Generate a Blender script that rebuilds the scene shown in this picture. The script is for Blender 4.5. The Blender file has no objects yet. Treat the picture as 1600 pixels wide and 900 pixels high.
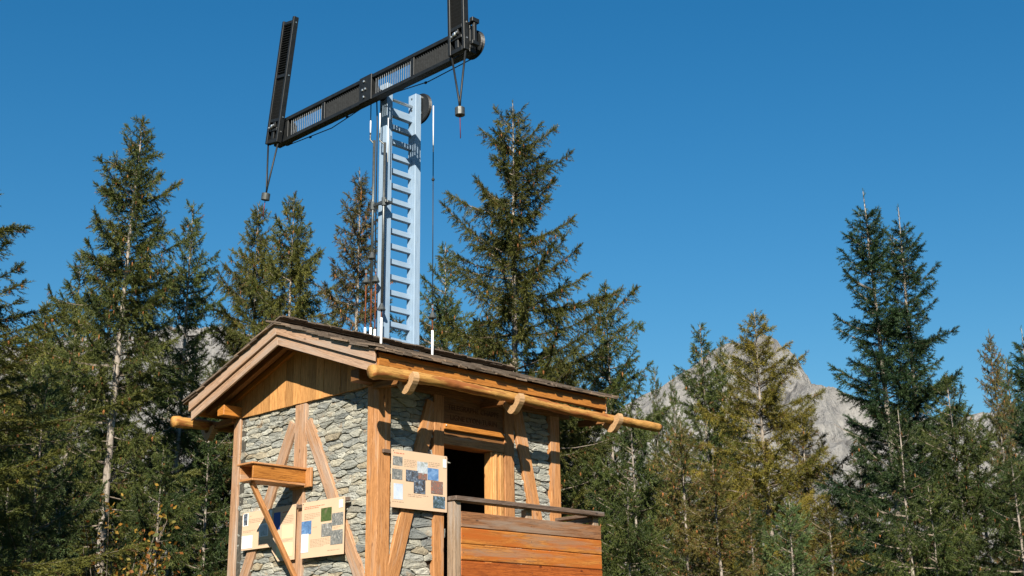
import bpy, bmesh, math, random
import numpy as np
from mathutils import Vector, Matrix, noise as mnoise

# ------------------------------------------------------------------ camera, sky, sun, exposure
sc = bpy.context.scene
COL = sc.collection
YAW, PITCH, ROLL = (math.radians(a) for a in (45.488, 16.674, -0.802))
cam_data = bpy.data.cameras.new("camera")
cam = bpy.data.objects.new("camera", cam_data)
COL.objects.link(cam)
_f = Vector((math.cos(PITCH) * math.sin(YAW), math.cos(PITCH) * math.cos(YAW), math.sin(PITCH)))
_r = Vector((math.cos(YAW), -math.sin(YAW), 0))
_u = _r.cross(_f)
_r2 = math.cos(ROLL) * _r + math.sin(ROLL) * _u
_u2 = -math.sin(ROLL) * _r + math.cos(ROLL) * _u
M = Matrix((_r2, _u2, -_f)).transposed().to_4x4()
M.translation = Vector((-9.267, -11.258, 0.0))
cam.matrix_world = M
cam_data.sensor_width = 36.0
cam_data.lens = 2024.0 / 1600.0 * 36.0
cam_data.clip_start = 0.1
cam_data.clip_end = 20000
sc.camera = cam

LIGHT_DIR = Vector((1.176, 1.02, -1.0)).normalized()
SUN_ELEV = math.asin(-LIGHT_DIR.z)
SUN_AZ = math.atan2(-LIGHT_DIR.x, -LIGHT_DIR.y)
world = bpy.data.worlds.new("World")
sc.world = world
world.use_nodes = True
wn = world.node_tree
bg = wn.nodes["Background"]
sky = wn.nodes.new("ShaderNodeTexSky")
sky.sky_type = 'NISHITA'
sky.sun_disc = False
sky.sun_elevation = SUN_ELEV
sky.sun_rotation = SUN_AZ
sky.altitude = 2000
sky.air_density = 2.0
sky.dust_density = 0.0
sky.ozone_density = 8.0
film = wn.nodes.new("ShaderNodeHueSaturation")      # the film's saturated blue, over the whole sky alike
film.inputs["Saturation"].default_value = 1.25
film.inputs["Hue"].default_value = 0.496
wn.links.new(sky.outputs[0], film.inputs["Color"])
wn.links.new(film.outputs[0], bg.inputs[0])
bg.inputs[1].default_value = 0.051

sun_data = bpy.data.lights.new("sun", 'SUN')
sun_data.energy = 5.0
sun_data.angle = math.radians(0.5)
sun_data.color = (1.0, 0.93, 0.80)
sun = bpy.data.objects.new("sun", sun_data)
COL.objects.link(sun)
sun.rotation_euler = LIGHT_DIR.to_track_quat('-Z', 'Y').to_euler()

sc.view_settings.view_transform = 'Standard'
sc.view_settings.look = 'None'
sc.view_settings.exposure = 0.98
sc.view_settings.gamma = 1.0
sc.cycles.max_bounces = 6
sc.cycles.diffuse_bounces = 2
sc.cycles.transparent_max_bounces = 6

RNG = random.Random(7)

# ------------------------------------------------------------------ materials
def nd(nt, t, **kw):
    n = nt.nodes.new(t)
    for k, v in kw.items():
        setattr(n, k, v)
    return n

def new_mat(name, rough=0.7, spec=0.3, metal=0.0):
    m = bpy.data.materials.new(name)
    m.use_nodes = True
    nt = m.node_tree
    b = nt.nodes["Principled BSDF"]
    b.inputs["Roughness"].default_value = rough
    b.inputs["Specular IOR Level"].default_value = spec
    b.inputs["Metallic"].default_value = metal
    return m, nt, b

def ramp(nt, fac, stops):
    r = nd(nt, "ShaderNodeValToRGB")
    el = r.color_ramp.elements
    while len(el) < len(stops):
        el.new(0.5)
    for e, (p, c) in zip(el, stops):
        e.position = p
        e.color = (*c, 1)
    nt.links.new(fac, r.inputs[0])
    return r.outputs[0]

def mix(nt, fac, a, b, mode='MIX'):
    n = nd(nt, "ShaderNodeMix", data_type='RGBA', blend_type=mode)
    for sock, v in ((n.inputs[0], fac), (n.inputs[6], a), (n.inputs[7], b)):
        if isinstance(v, (int, float)):
            sock.default_value = v
        elif isinstance(v, tuple):
            sock.default_value = (*v, 1)
        else:
            nt.links.new(v, sock)
    return n.outputs[2]

def coords(nt, scale=(1, 1, 1), jitter=True):
    tc = nd(nt, "ShaderNodeTexCoord")
    v = tc.outputs["Object"]
    if jitter:
        oi = nd(nt, "ShaderNodeObjectInfo")
        mu = nd(nt, "ShaderNodeMath", operation='MULTIPLY')
        nt.links.new(oi.outputs["Random"], mu.inputs[0])
        mu.inputs[1].default_value = 37.0
        ad = nd(nt, "ShaderNodeVectorMath", operation='ADD')
        nt.links.new(v, ad.inputs[0])
        nt.links.new(mu.outputs[0], ad.inputs[1])
        v = ad.outputs[0]
    mp = nd(nt, "ShaderNodeMapping")
    mp.inputs["Scale"].default_value = scale
    nt.links.new(v, mp.inputs[0])
    return mp.outputs[0]

def noise_tex(nt, vec, scale, detail=4, rough=0.55, dist=0.0):
    n = nd(nt, "ShaderNodeTexNoise")
    n.inputs["Scale"].default_value = scale
    n.inputs["Detail"].default_value = detail
    n.inputs["Roughness"].default_value = rough
    n.inputs["Distortion"].default_value = dist
    nt.links.new(vec, n.inputs["Vector"])
    return n.outputs["Fac"]

def bump(nt, b, height, strength=0.3, dist=0.01):
    n = nd(nt, "ShaderNodeBump")
    n.inputs["Strength"].default_value = strength
    n.inputs["Distance"].default_value = dist
    nt.links.new(height, n.inputs["Height"])
    nt.links.new(n.outputs[0], b.inputs["Normal"])

def rand_value(nt):
    return nd(nt, "ShaderNodeObjectInfo").outputs["Random"]

def wood(name, light, dark, grey=(0.30, 0.26, 0.22), grey_lo=0.62, grey_hi=0.8, rough=0.6, knots=True, vary=0.25, stain=None):
    """timber with its grain along the local X axis"""
    m, nt, b = new_mat(name, rough, 0.3)
    v = coords(nt, (1.0, 14.0, 14.0))
    g1 = noise_tex(nt, v, 2.2, 5, 0.6, 1.4)
    v2 = coords(nt, (2.0, 90.0, 90.0))
    g2 = noise_tex(nt, v2, 1.6, 3, 0.6, 0.4)
    deep = tuple(x * 0.62 for x in dark)
    c = ramp(nt, g1, [(0.28, dark), (0.42, light), (0.50, deep), (0.54, light), (0.66, tuple(0.6 * l + 0.4 * d for l, d in zip(light, dark))), (0.78, light)])
    c = mix(nt, 0.45, c, ramp(nt, g2, [(0.36, tuple(x * 0.45 for x in dark)), (0.58, tuple(min(1, x * 1.12) for x in light))]))
    v3 = coords(nt, (0.7, 5.0, 5.0))
    if stain:
        s = noise_tex(nt, v3, 1.5, 3, 0.5, 0.8)
        c = mix(nt, ramp(nt, s, [(0.40, (0, 0, 0)), (0.62, (1, 1, 1))]), c, stain)
    if knots:
        vo = nd(nt, "ShaderNodeTexVoronoi")
        vo.inputs["Scale"].default_value = 3.1
        nt.links.new(coords(nt, (1.0, 2.4, 2.4)), vo.inputs["Vector"])
        k = ramp(nt, vo.outputs["Distance"], [(0.05, (1, 1, 1)), (0.11, (0, 0, 0))])
        c = mix(nt, k, c, tuple(x * 0.45 for x in dark))
    w = noise_tex(nt, coords(nt, (0.6, 5.0, 5.0)), 1.7, 4, 0.65, 0.5)
    c = mix(nt, ramp(nt, w, [(grey_lo, (0, 0, 0)), (grey_hi, (0.85, 0.85, 0.85))]), c, grey)
    hs = nd(nt, "ShaderNodeHueSaturation")
    nt.links.new(c, hs.inputs["Color"])
    mr = nd(nt, "ShaderNodeMapRange")
    mr.inputs[3].default_value = 1 - vary
    mr.inputs[4].default_value = 1 + vary
    nt.links.new(rand_value(nt), mr.inputs[0])
    nt.links.new(mr.outputs[0], hs.inputs["Value"])
    nt.links.new(hs.outputs[0], b.inputs["Base Color"])
    bump(nt, b, g2, 0.5, 0.005)
    return m

MAT = {}
MAT['larch'] = wood("larch_timber", (0.476, 0.225, 0.088), (0.328, 0.129, 0.041), (0.42, 0.31, 0.23), 0.55, 0.75, vary=0.12)
MAT['pale'] = wood("pale_planed_timber", (0.425, 0.246, 0.141), (0.306, 0.158, 0.080), (0.36, 0.29, 0.24), 0.45, 0.7, vary=0.12)
MAT['cladding'] = wood("larch_cladding", (0.541, 0.274, 0.096), (0.385, 0.164, 0.048), (0.5, 0.33, 0.2), 0.7, 0.9, vary=0.24)
MAT['rake'] = wood("weathered_rake_board", (0.45, 0.285, 0.185), (0.31, 0.175, 0.10), (0.36, 0.28, 0.225), 0.46, 0.66, vary=0.08)
MAT['orange'] = wood("varnished_orange_timber", (0.459, 0.184, 0.037), (0.303, 0.098, 0.015), (0.5, 0.25, 0.1), 0.72, 0.9, rough=0.45, vary=0.1)
MAT['log'] = wood("peeled_log", (0.50, 0.27, 0.075), (0.34, 0.14, 0.032), (0.24, 0.068, 0.018), 0.50, 0.58, rough=0.62, vary=0.05)
MAT['hook'] = wood("pale_bracket_timber", (0.480, 0.296, 0.152), (0.360, 0.200, 0.088), vary=0.08, knots=False)
MAT['balcony'] = wood("stained_balcony_board", (0.47, 0.185, 0.038), (0.23, 0.068, 0.014), (0.25, 0.155, 0.10), 0.52, 0.68, rough=0.6, vary=0.10, stain=(0.36, 0.095, 0.014))
MAT['balcony_grey'] = wood("weathered_balcony_board", (0.27, 0.125, 0.055), (0.15, 0.06, 0.027), (0.24, 0.175, 0.13), 0.46, 0.66, rough=0.65, vary=0.06)
MAT['balcony_red'] = wood("reddened_balcony_board", (0.40, 0.105, 0.018), (0.20, 0.04, 0.008), (0.30, 0.13, 0.05), 0.62, 0.8, rough=0.6, vary=0.06)
MAT['rail'] = wood("grey_brown_rail", (0.16, 0.11, 0.08), (0.085, 0.05, 0.035), (0.20, 0.18, 0.165), 0.5, 0.7, vary=0.15)
MAT['greypost'] = wood("silvered_post", (0.34, 0.235, 0.155), (0.22, 0.145, 0.09), (0.34, 0.29, 0.25), 0.46, 0.66, vary=0.1)
MAT['dark'] = wood("dark_brown_board", (0.240, 0.108, 0.036), (0.152, 0.060, 0.020), vary=0.15)  # plain dark brown timber

def simple(name, col, rough=0.6, spec=0.4, metal=0.0, nscale=8.0, amount=0.25, bmp=0.15):
    m, nt, b = new_mat(name, rough, spec, metal)
    n = noise_tex(nt, coords(nt), nscale, 5, 0.65)
    c = ramp(nt, n, [(0.3, tuple(x * (1 - amount) for x in col)), (0.7, tuple(min(1, x * (1 + amount)) for x in col))])
    nt.links.new(c, b.inputs["Base Color"])
    if bmp:
        bump(nt, b, n, bmp, 0.004)
    return m

MAT['blue'] = None
def blue_paint():
    m, nt, b = new_mat("pale_blue_paint", 0.5, 0.4)
    n = noise_tex(nt, coords(nt, (2, 16, 16)), 2.0, 5, 0.6, 0.6)
    c = ramp(nt, n, [(0.25, (0.19, 0.27, 0.37)), (0.5, (0.245, 0.335, 0.44)), (0.8, (0.275, 0.365, 0.465))])
    d = noise_tex(nt, coords(nt, (3, 8, 8)), 5.0, 4, 0.7)
    c = mix(nt, ramp(nt, d, [(0.60, (0, 0, 0)), (0.70, (0.7, 0.7, 0.7))]), c, (0.24, 0.27, 0.29))
    nt.links.new(c, b.inputs["Base Color"])
    bump(nt, b, n, 0.2, 0.003)
    return m
MAT['blue'] = blue_paint()
MAT['black'] = simple("black_paint", (0.0095, 0.0105, 0.011), 0.5, 0.35, 0, 14, 0.4)
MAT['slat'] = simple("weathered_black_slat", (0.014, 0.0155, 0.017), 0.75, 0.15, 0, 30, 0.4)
MAT['openslat'] = simple("sunlit_look_slat", (0.17, 0.185, 0.20), 0.6, 0.35, 0, 30, 0.3)  # open-panel slats: pale grey puts their sunlit look into the colour
MAT['armslat'] = simple("dull_black_slat", (0.007, 0.007, 0.007), 0.7, 0.3, 0, 30, 0.3)
MAT['steel'] = simple("galvanised_steel", (0.55, 0.56, 0.55), 0.3, 0.5, 0.9, 20, 0.2)
MAT['gunmetal'] = simple("grey_metal_rod", (0.10, 0.105, 0.10), 0.4, 0.5, 0.6, 20, 0.3)
MAT['rust'] = simple("rusty_rod", (0.16, 0.05, 0.02), 0.8, 0.2, 0, 25, 0.5)
MAT['whitetube'] = simple("white_plastic", (0.78, 0.78, 0.76), 0.4, 0.4, 0, 10, 0.06)
MAT['wire'] = simple("dark_wire", (0.03, 0.035, 0.04), 0.5, 0.4, 0.3, 20, 0.3)
MAT['maroon'] = simple("maroon_rod", (0.12, 0.02, 0.03), 0.6, 0.3, 0, 20, 0.3)
MAT['interior'] = simple("dark_interior_wall", (0.12, 0.08, 0.05), 0.8, 0.2, 0, 6, 0.3)
MAT['mortar'] = simple("joint_fill", (0.07, 0.065, 0.055), 0.95, 0.1, 0, 20, 0.4, 0.4)
MAT['carved'] = simple("dark_carved_letter", (0.085, 0.033, 0.014), 0.8, 0.2, 0, 20, 0.2)

def shingle_mat():
    m, nt, b = new_mat("weathered_shingle", 0.85, 0.2)
    n = noise_tex(nt, coords(nt, (3, 40, 40)), 1.5, 5, 0.65, 0.4)
    c = ramp(nt, n, [(0.3, (0.07, 0.052, 0.04)), (0.55, (0.15, 0.12, 0.095)), (0.75, (0.22, 0.185, 0.155))])
    mr = ramp(nt, rand_value(nt), [(0, (0.6, 0.55, 0.5)), (0.5, (0.9, 0.88, 0.86)), (1, (1.5, 1.3, 1.1))])
    c = mix(nt, 1.0, c, mr, 'MULTIPLY')
    nt.links.new(c, b.inputs["Base Color"])
    bump(nt, b, n, 0.5, 0.006)
    return m
MAT['shingle'] = shingle_mat()

def stone_mat():
    m, nt, b = new_mat("field_stone", 0.9, 0.2)
    r = rand_value(nt)
    island = nd(nt, "ShaderNodeNewGeometry").outputs["Random Per Island"]
    ad0 = nd(nt, "ShaderNodeMath", operation='ADD'); fr0 = nd(nt, "ShaderNodeMath", operation='FRACT')
    nt.links.new(r, ad0.inputs[0]); nt.links.new(island, ad0.inputs[1]); nt.links.new(ad0.outputs[0], fr0.inputs[0])
    tint = ramp(nt, fr0.outputs[0], [(0.0, (0.203, 0.211, 0.198)), (0.14, (0.305, 0.308, 0.284)), (0.32, (0.376, 0.359, 0.305)), (0.46, (0.275, 0.283, 0.269)),
                        (0.60, (0.407, 0.396, 0.341)), (0.72, (0.326, 0.278, 0.203)), (0.80, (0.183, 0.196, 0.198)), (0.90, (0.315, 0.319, 0.300)), (1.0, (0.478, 0.473, 0.427))])
    n = noise_tex(nt, coords(nt, (1, 1, 2.0)), 9, 6, 0.65, 0.4)
    n2 = noise_tex(nt, coords(nt, (1, 1, 1)), 42, 4, 0.7)
    c = mix(nt, 0.55, tint, ramp(nt, n, [(0.3, (0.45, 0.45, 0.43)), (0.55, (1.0, 0.98, 0.92)), (0.75, (1.35, 1.25, 1.05))]), 'MULTIPLY')
    c = mix(nt, 0.35, c, ramp(nt, n2, [(0.35, (0.6, 0.6, 0.6)), (0.65, (1.3, 1.28, 1.2))]), 'MULTIPLY')
    o = noise_tex(nt, coords(nt), 5, 3, 0.5)
    c = mix(nt, ramp(nt, o, [(0.62, (0, 0, 0)), (0.74, (0.5, 0.5, 0.5))]), c, (0.36, 0.21, 0.09))
    nt.links.new(c, b.inputs["Base Color"])
    ad = nd(nt, "ShaderNodeMath", operation='ADD')
    nt.links.new(n, ad.inputs[0])
    nt.links.new(n2, ad.inputs[1])
    bump(nt, b, ad.outputs[0], 0.75, 0.012)
    return m
MAT['stone'] = stone_mat()

def bark_mat(name, a, c2):
    m, nt, b = new_mat(name, 0.9, 0.15)
    n = noise_tex(nt, coords(nt, (6, 6, 1.2)), 3.0, 5, 0.7, 0.6)
    nt.links.new(ramp(nt, n, [(0.3, a), (0.65, c2)]), b.inputs["Base Color"])
    bump(nt, b, n, 0.8, 0.02)
    return m
MAT['bark'] = bark_mat("spruce_bark", (0.13, 0.105, 0.085), (0.38, 0.33, 0.28))
MAT['twig'] = bark_mat("bare_twig_bark", (0.10, 0.075, 0.055), (0.27, 0.225, 0.18))
MAT['cone'] = simple("spruce_cone", (0.23, 0.095, 0.032), 0.8, 0.2, 0, 10, 0.35)

def needle_mat(name, transl=0.28, vary=0.22):
    m = bpy.data.materials.new(name)
    m.use_nodes = True
    nt = m.node_tree
    nt.nodes.clear()
    out = nd(nt, "ShaderNodeOutputMaterial")
    at = nd(nt, "ShaderNodeAttribute")
    at.attribute_name = "Col"
    hs = nd(nt, "ShaderNodeHueSaturation")
    nt.links.new(at.outputs["Color"], hs.inputs["Color"])
    mr = nd(nt, "ShaderNodeMapRange")
    mr.inputs[3].default_value = 1 - vary
    mr.inputs[4].default_value = 1 + vary
    nt.links.new(rand_value(nt), mr.inputs[0])
    nt.links.new(mr.outputs[0], hs.inputs["Value"])
    p = nd(nt, "ShaderNodeBsdfPrincipled")
    p.inputs["Roughness"].default_value = 0.55
    p.inputs["Specular IOR Level"].default_value = 0.25
    t = nd(nt, "ShaderNodeBsdfTranslucent")
    nt.links.new(hs.outputs[0], p.inputs["Base Color"])
    nt.links.new(hs.outputs[0], t.inputs["Color"])
    mx = nd(nt, "ShaderNodeMixShader")
    mx.inputs[0].default_value = transl
    nt.links.new(p.outputs[0], mx.inputs[1])
    nt.links.new(t.outputs[0], mx.inputs[2])
    nt.links.new(mx.outputs[0], out.inputs[0])
    return m
MAT['needle'] = needle_mat("spruce_needle")
MAT['leaf'] = needle_mat("autumn_leaf", 0.35)

def ground_mat():
    m, nt, b = new_mat("alpine_grass_ground", 0.95, 0.1)
    n = noise_tex(nt, coords(nt, jitter=False), 0.5, 6, 0.65)
    n2 = noise_tex(nt, coords(nt, jitter=False), 6, 5, 0.7)
    c = ramp(nt, n, [(0.3, (0.035, 0.05, 0.014)), (0.5, (0.065, 0.07, 0.022)), (0.7, (0.10, 0.085, 0.04))])
    c = mix(nt, 0.4, c, ramp(nt, n2, [(0.3, (0.4, 0.4, 0.4)), (0.7, (1.4, 1.4, 1.3))]), 'MULTIPLY')
    nt.links.new(c, b.inputs["Base Color"])
    bump(nt, b, n2, 0.8, 0.1)
    return m
MAT['ground'] = ground_mat()

def rock_mat():
    m, nt, b = new_mat("limestone_scree", 0.95, 0.1)
    v = coords(nt, (1, 1, 0.45), jitter=False)
    n = noise_tex(nt, v, 0.012, 9, 0.68, 0.6)
    n2 = noise_tex(nt, v, 0.09, 7, 0.7)
    c = ramp(nt, n, [(0.3, (0.18, 0.17, 0.16)), (0.48, (0.28, 0.27, 0.26)), (0.62, (0.36, 0.345, 0.325)), (0.75, (0.30, 0.27, 0.235))])
    c = mix(nt, 0.5, c, ramp(nt, n2, [(0.32, (0.55, 0.55, 0.55)), (0.66, (1.25, 1.23, 1.2))]), 'MULTIPLY')
    nt.links.new(c, b.inputs["Base Color"])
    ad = nd(nt, "ShaderNodeMath", operation='ADD')
    nt.links.new(n, ad.inputs[0])
    nt.links.new(n2, ad.inputs[1])
    bump(nt, b, ad.outputs[0], 1.0, 14.0)
    return m
MAT['rock'] = rock_mat()

# ------------------------------------------------------------------ helpers
WM = {}
def tag(o, label=None, cat=None, group=None, kind=None):
    for k, v in (('label', label), ('category', cat), ('group', group), ('kind', kind)):
        if v:
            o[k] = v
    return o

def empty(name, loc, label, cat, group=None):
    o = bpy.data.objects.new(name, None)
    COL.objects.link(o)
    o.location = loc
    WM[o.name] = Matrix.Translation(loc)
    return tag(o, label, cat, group)

def put(name, me, mat, parent=None, world=None, smooth=False):
    """link a mesh; `world` is its world matrix"""
    o = bpy.data.objects.new(name, me)
    COL.objects.link(o)
    world = world or Matrix.Identity(4)
    if mat and not me.materials:
        me.materials.append(MAT[mat] if isinstance(mat, str) else mat)
    if smooth:
        me.polygons.foreach_set('use_smooth', [True] * len(me.polygons))
    o.matrix_basis = world
    WM[o.name] = world
    if parent:
        o.parent = parent
        o.matrix_parent_inverse = WM[parent.name].inverted()
    return o

def pymesh(name, verts, faces):
    me = bpy.data.meshes.new(name)
    me.from_pydata([tuple(v) for v in verts], [], faces)
    me.update()
    return me

def box_mesh(name, L, W, H, bev=0.004, wob=0.0, rng=RNG):
    bm = bmesh.new()
    bmesh.ops.create_cube(bm, size=1.0)
    for v in bm.verts:
        v.co = Vector((v.co.x * L, v.co.y * W, v.co.z * H))
    if bev:
        bmesh.ops.bevel(bm, geom=bm.edges[:], offset=min(bev, 0.3 * min(L, W, H)), segments=1, affect='EDGES')
    if wob:
        for v in bm.verts:
            v.co += Vector((rng.uniform(-wob, wob), rng.uniform(-wob, wob), rng.uniform(-wob, wob)))
    me = bpy.data.meshes.new(name)
    bm.to_mesh(me)
    bm.free()
    return me

def frame_of(p0, p1, up):
    x = (p1 - p0).normalized()
    up = Vector(up)
    y = up.cross(x)
    if y.length < 1e-6:
        y = Vector((0, 1, 0)).cross(x)
    y.normalize()
    z = x.cross(y)
    m = Matrix((x, y, z)).transposed().to_4x4()
    m.translation = (p0 + p1) / 2
    return m

def beam(name, p0, p1, w, h, mat, parent, up=(0, 0, 1), bev=0.005, wob=0.0):
    """a squared timber from p0 to p1; h is its size along `up`, w the other way"""
    p0, p1 = Vector(p0), Vector(p1)
    return put(name, box_mesh(name, (p1 - p0).length, w, h, bev, wob), mat, parent, frame_of(p0, p1, up))

def block(name, lo, hi, mat, parent, along='x', bev=0.005, wob=0.0):
    """an axis-aligned timber given by two corners; grain along the named axis"""
    lo, hi = Vector(lo), Vector(hi)
    c = (lo + hi) / 2
    s = hi - lo
    if along == 'x':
        return beam(name, (lo.x, c.y, c.z), (hi.x, c.y, c.z), s.y, s.z, mat, parent, (0, 0, 1), bev, wob)
    if along == 'y':
        return beam(name, (c.x, lo.y, c.z), (c.x, hi.y, c.z), s.x, s.z, mat, parent, (0, 0, 1), bev, wob)
    return beam(name, (c.x, c.y, lo.z), (c.x, c.y, hi.z), s.x, s.y, mat, parent, (0, 1, 0), bev, wob)

def tube_data(pts, radii, n=8, cap=True):
    pts = [Vector(p) for p in pts]
    radii = [float(r) for r in radii]
    verts, faces = [], []
    ref = Vector((0, 0, 1))
    for i, p in enumerate(pts):
        d = (pts[min(i + 1, len(pts) - 1)] - pts[max(i - 1, 0)]).normalized()
        a = d.cross(ref)
        if a.length < 0.05:
            a = d.cross(Vector((1, 0, 0)))
        a.normalize()
        b = d.cross(a)
        for k in range(n):
            t = 2 * math.pi * k / n
            verts.append(p + radii[i] * (math.cos(t) * a + math.sin(t) * b))
    for i in range(len(pts) - 1):
        for k in range(n):
            faces.append((i * n + k, i * n + (k + 1) % n, (i + 1) * n + (k + 1) % n, (i + 1) * n + k))
    if cap:
        faces.append(tuple(range(n))[::-1])
        faces.append(tuple(range((len(pts) - 1) * n, len(pts) * n)))
    return verts, faces

def tube(name, pts, radii, mat, parent, n=8, smooth=True):
    if isinstance(radii, (int, float)):
        radii = [radii] * len(pts)
    c = Vector(pts[0])
    v, f = tube_data([Vector(p) - c for p in pts], radii, n)
    return put(name, pymesh(name, v, f), mat, parent, Matrix.Translation(c), smooth)

def lathe(name, base, axis, prof, mat, parent, n=20, smooth=False):
    """profile (distance along axis, radius) turned about `axis` through `base`"""
    ax = Vector(axis).normalized()
    a = ax.orthogonal().normalized()
    b = ax.cross(a)
    verts, faces = [], []
    for d, r in prof:
        for k in range(n):
            t = 2 * math.pi * k / n
            verts.append(ax * d + r * (math.cos(t) * a + math.sin(t) * b))
    for i in range(len(prof) - 1):
        for k in range(n):
            faces.append((i * n + k, i * n + (k + 1) % n, (i + 1) * n + (k + 1) % n, (i + 1) * n + k))
    faces.append(tuple(range(n))[::-1])
    faces.append(tuple(range((len(prof) - 1) * n, len(prof) * n)))
    return put(name, pymesh(name, verts, faces), mat, parent, Matrix.Translation(base), smooth)

# ------------------------------------------------------------------ ground
def hgt(x, y):
    return -1.65 + 1.3 * np.exp(-((x - 1.5) ** 2 + (y - 1.4) ** 2) / 40.0) + 0.25 * np.sin(x * .11 + 1) * np.cos(y * .09)

def ground():
    ax = np.concatenate([-np.geomspace(9000, 46, 22), np.linspace(-45, 45, 91), np.geomspace(46, 9000, 22)])
    X, Y = np.meshgrid(ax, ax, indexing='ij')
    r = np.hypot(X, Y)
    Z = hgt(X, Y) * 1.0
    Z = np.where(r > 60, -1.65 + (Z + 1.65) * np.clip((160 - r) / 100, 0, 1), Z)
    n = len(ax)
    V = np.stack([X, Y, Z], -1).reshape(-1, 3)
    I = np.arange(n * n).reshape(n, n)
    F = np.stack([I[:-1, :-1], I[1:, :-1], I[1:, 1:], I[:-1, 1:]], -1).reshape(-1, 4)
    o = put("ground", pymesh("ground", V.tolist(), F.tolist()), 'ground', None, None, True)
    tag(o, None, None, None, "structure")
ground()

# ------------------------------------------------------------------ mountains
def fbm2(x, y, seed, octs=7, ridged=True):
    rng = np.random.default_rng(seed)
    tot = np.zeros_like(x)
    amp, fr, norm = 1.0, 1.0, 0.0
    for o in range(octs):
        tab = rng.random((257, 257))
        u, v = x * fr, y * fr
        iu, iv = np.floor(u).astype(int), np.floor(v).astype(int)
        fu, fv = u - iu, v - iv
        fu, fv = fu * fu * (3 - 2 * fu), fv * fv * (3 - 2 * fv)
        g = lambda a, b: tab[a % 257, b % 257]
        val = (g(iu, iv) * (1 - fu) + g(iu + 1, iv) * fu) * (1 - fv) + (g(iu, iv + 1) * (1 - fu) + g(iu + 1, iv + 1) * fu) * fv
        if ridged:
            val = 1 - np.abs(2 * val - 1)
        tot += amp * val
        norm += amp
        amp *= 0.52
        fr *= 2.03
    return tot / norm

def mountains():
    prof = [(-1500, 430), (-1100, 450), (-871, 451), (-735, 459), (-679, 454), (-598, 466), (-507, 477), (-415, 488), (-368, 470), (-294, 438),
            (-184, 400), (-47, 370), (88, 359), (142, 358), (207, 390), (253, 417), (287, 444), (306, 454), (324, 455), (337, 443), (357, 406),
            (384, 391), (402, 389), (423, 372), (450, 370), (494, 353), (582, 338), (719, 350), (987, 337), (1500, 330)]
    ps, ph = np.array(prof).T
    s = np.linspace(-1450, 1450, 520)
    t = np.concatenate([np.linspace(-900, -250, 50), np.linspace(-244, 60, 90), np.linspace(70, 600, 24)])
    S, T = np.meshgrid(s, t, indexing='ij')
    crest = np.interp(S + 0.10 * T, ps, ph)
    rid = fbm2(S / 190 + 40, T / 260 + 40, 3)
    fine = fbm2(S / 42 + 90, T / 55 + 90, 5, 6)
    d = np.abs(T)
    H = crest - d * np.where(T < 0, 0.62, 0.8) + (d ** 1.25) * 0.018
    H += (rid - 0.55) * np.clip(d * 0.9, 0, 170) + (fine - 0.55) * np.clip(8 + d * 0.25, 0, 34)
    H = np.maximum(H, -30 + 8 * fine)
    D0 = 1800.0
    f = np.array([math.sin(YAW), math.cos(YAW)])
    r = np.array([math.cos(YAW), -math.sin(YAW)])
    X = -9.27 + f[0] * (D0 + T) + r[0] * S
    Y = -11.26 + f[1] * (D0 + T) + r[1] * S
    V = np.stack([X, Y, H], -1).reshape(-1, 3)
    a, b = S.shape
    I = np.arange(a * b).reshape(a, b)
    F = np.stack([I[:-1, :-1], I[1:, :-1], I[1:, 1:], I[:-1, 1:]], -1).reshape(-1, 4)
    o = put("mountain", pymesh("mountain", V.tolist(), F.tolist()), 'rock', None, None, False)
    tag(o, None, None, None, "structure")
mountains()

# ------------------------------------------------------------------ the cabin
LX, LY, RY = 2.98, 2.87, 1.435           # length, width, ridge line
Z0 = -0.75                                # foot of the walls
FLOOR = 0.68
SL = 0.354                                # roof pitch (rise over run)
cabin = empty("cabin", (LX / 2, LY / 2, Z0), "small stone and larch timber cabin with a shingled gable roof and boarded balcony", "cabin")

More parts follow.
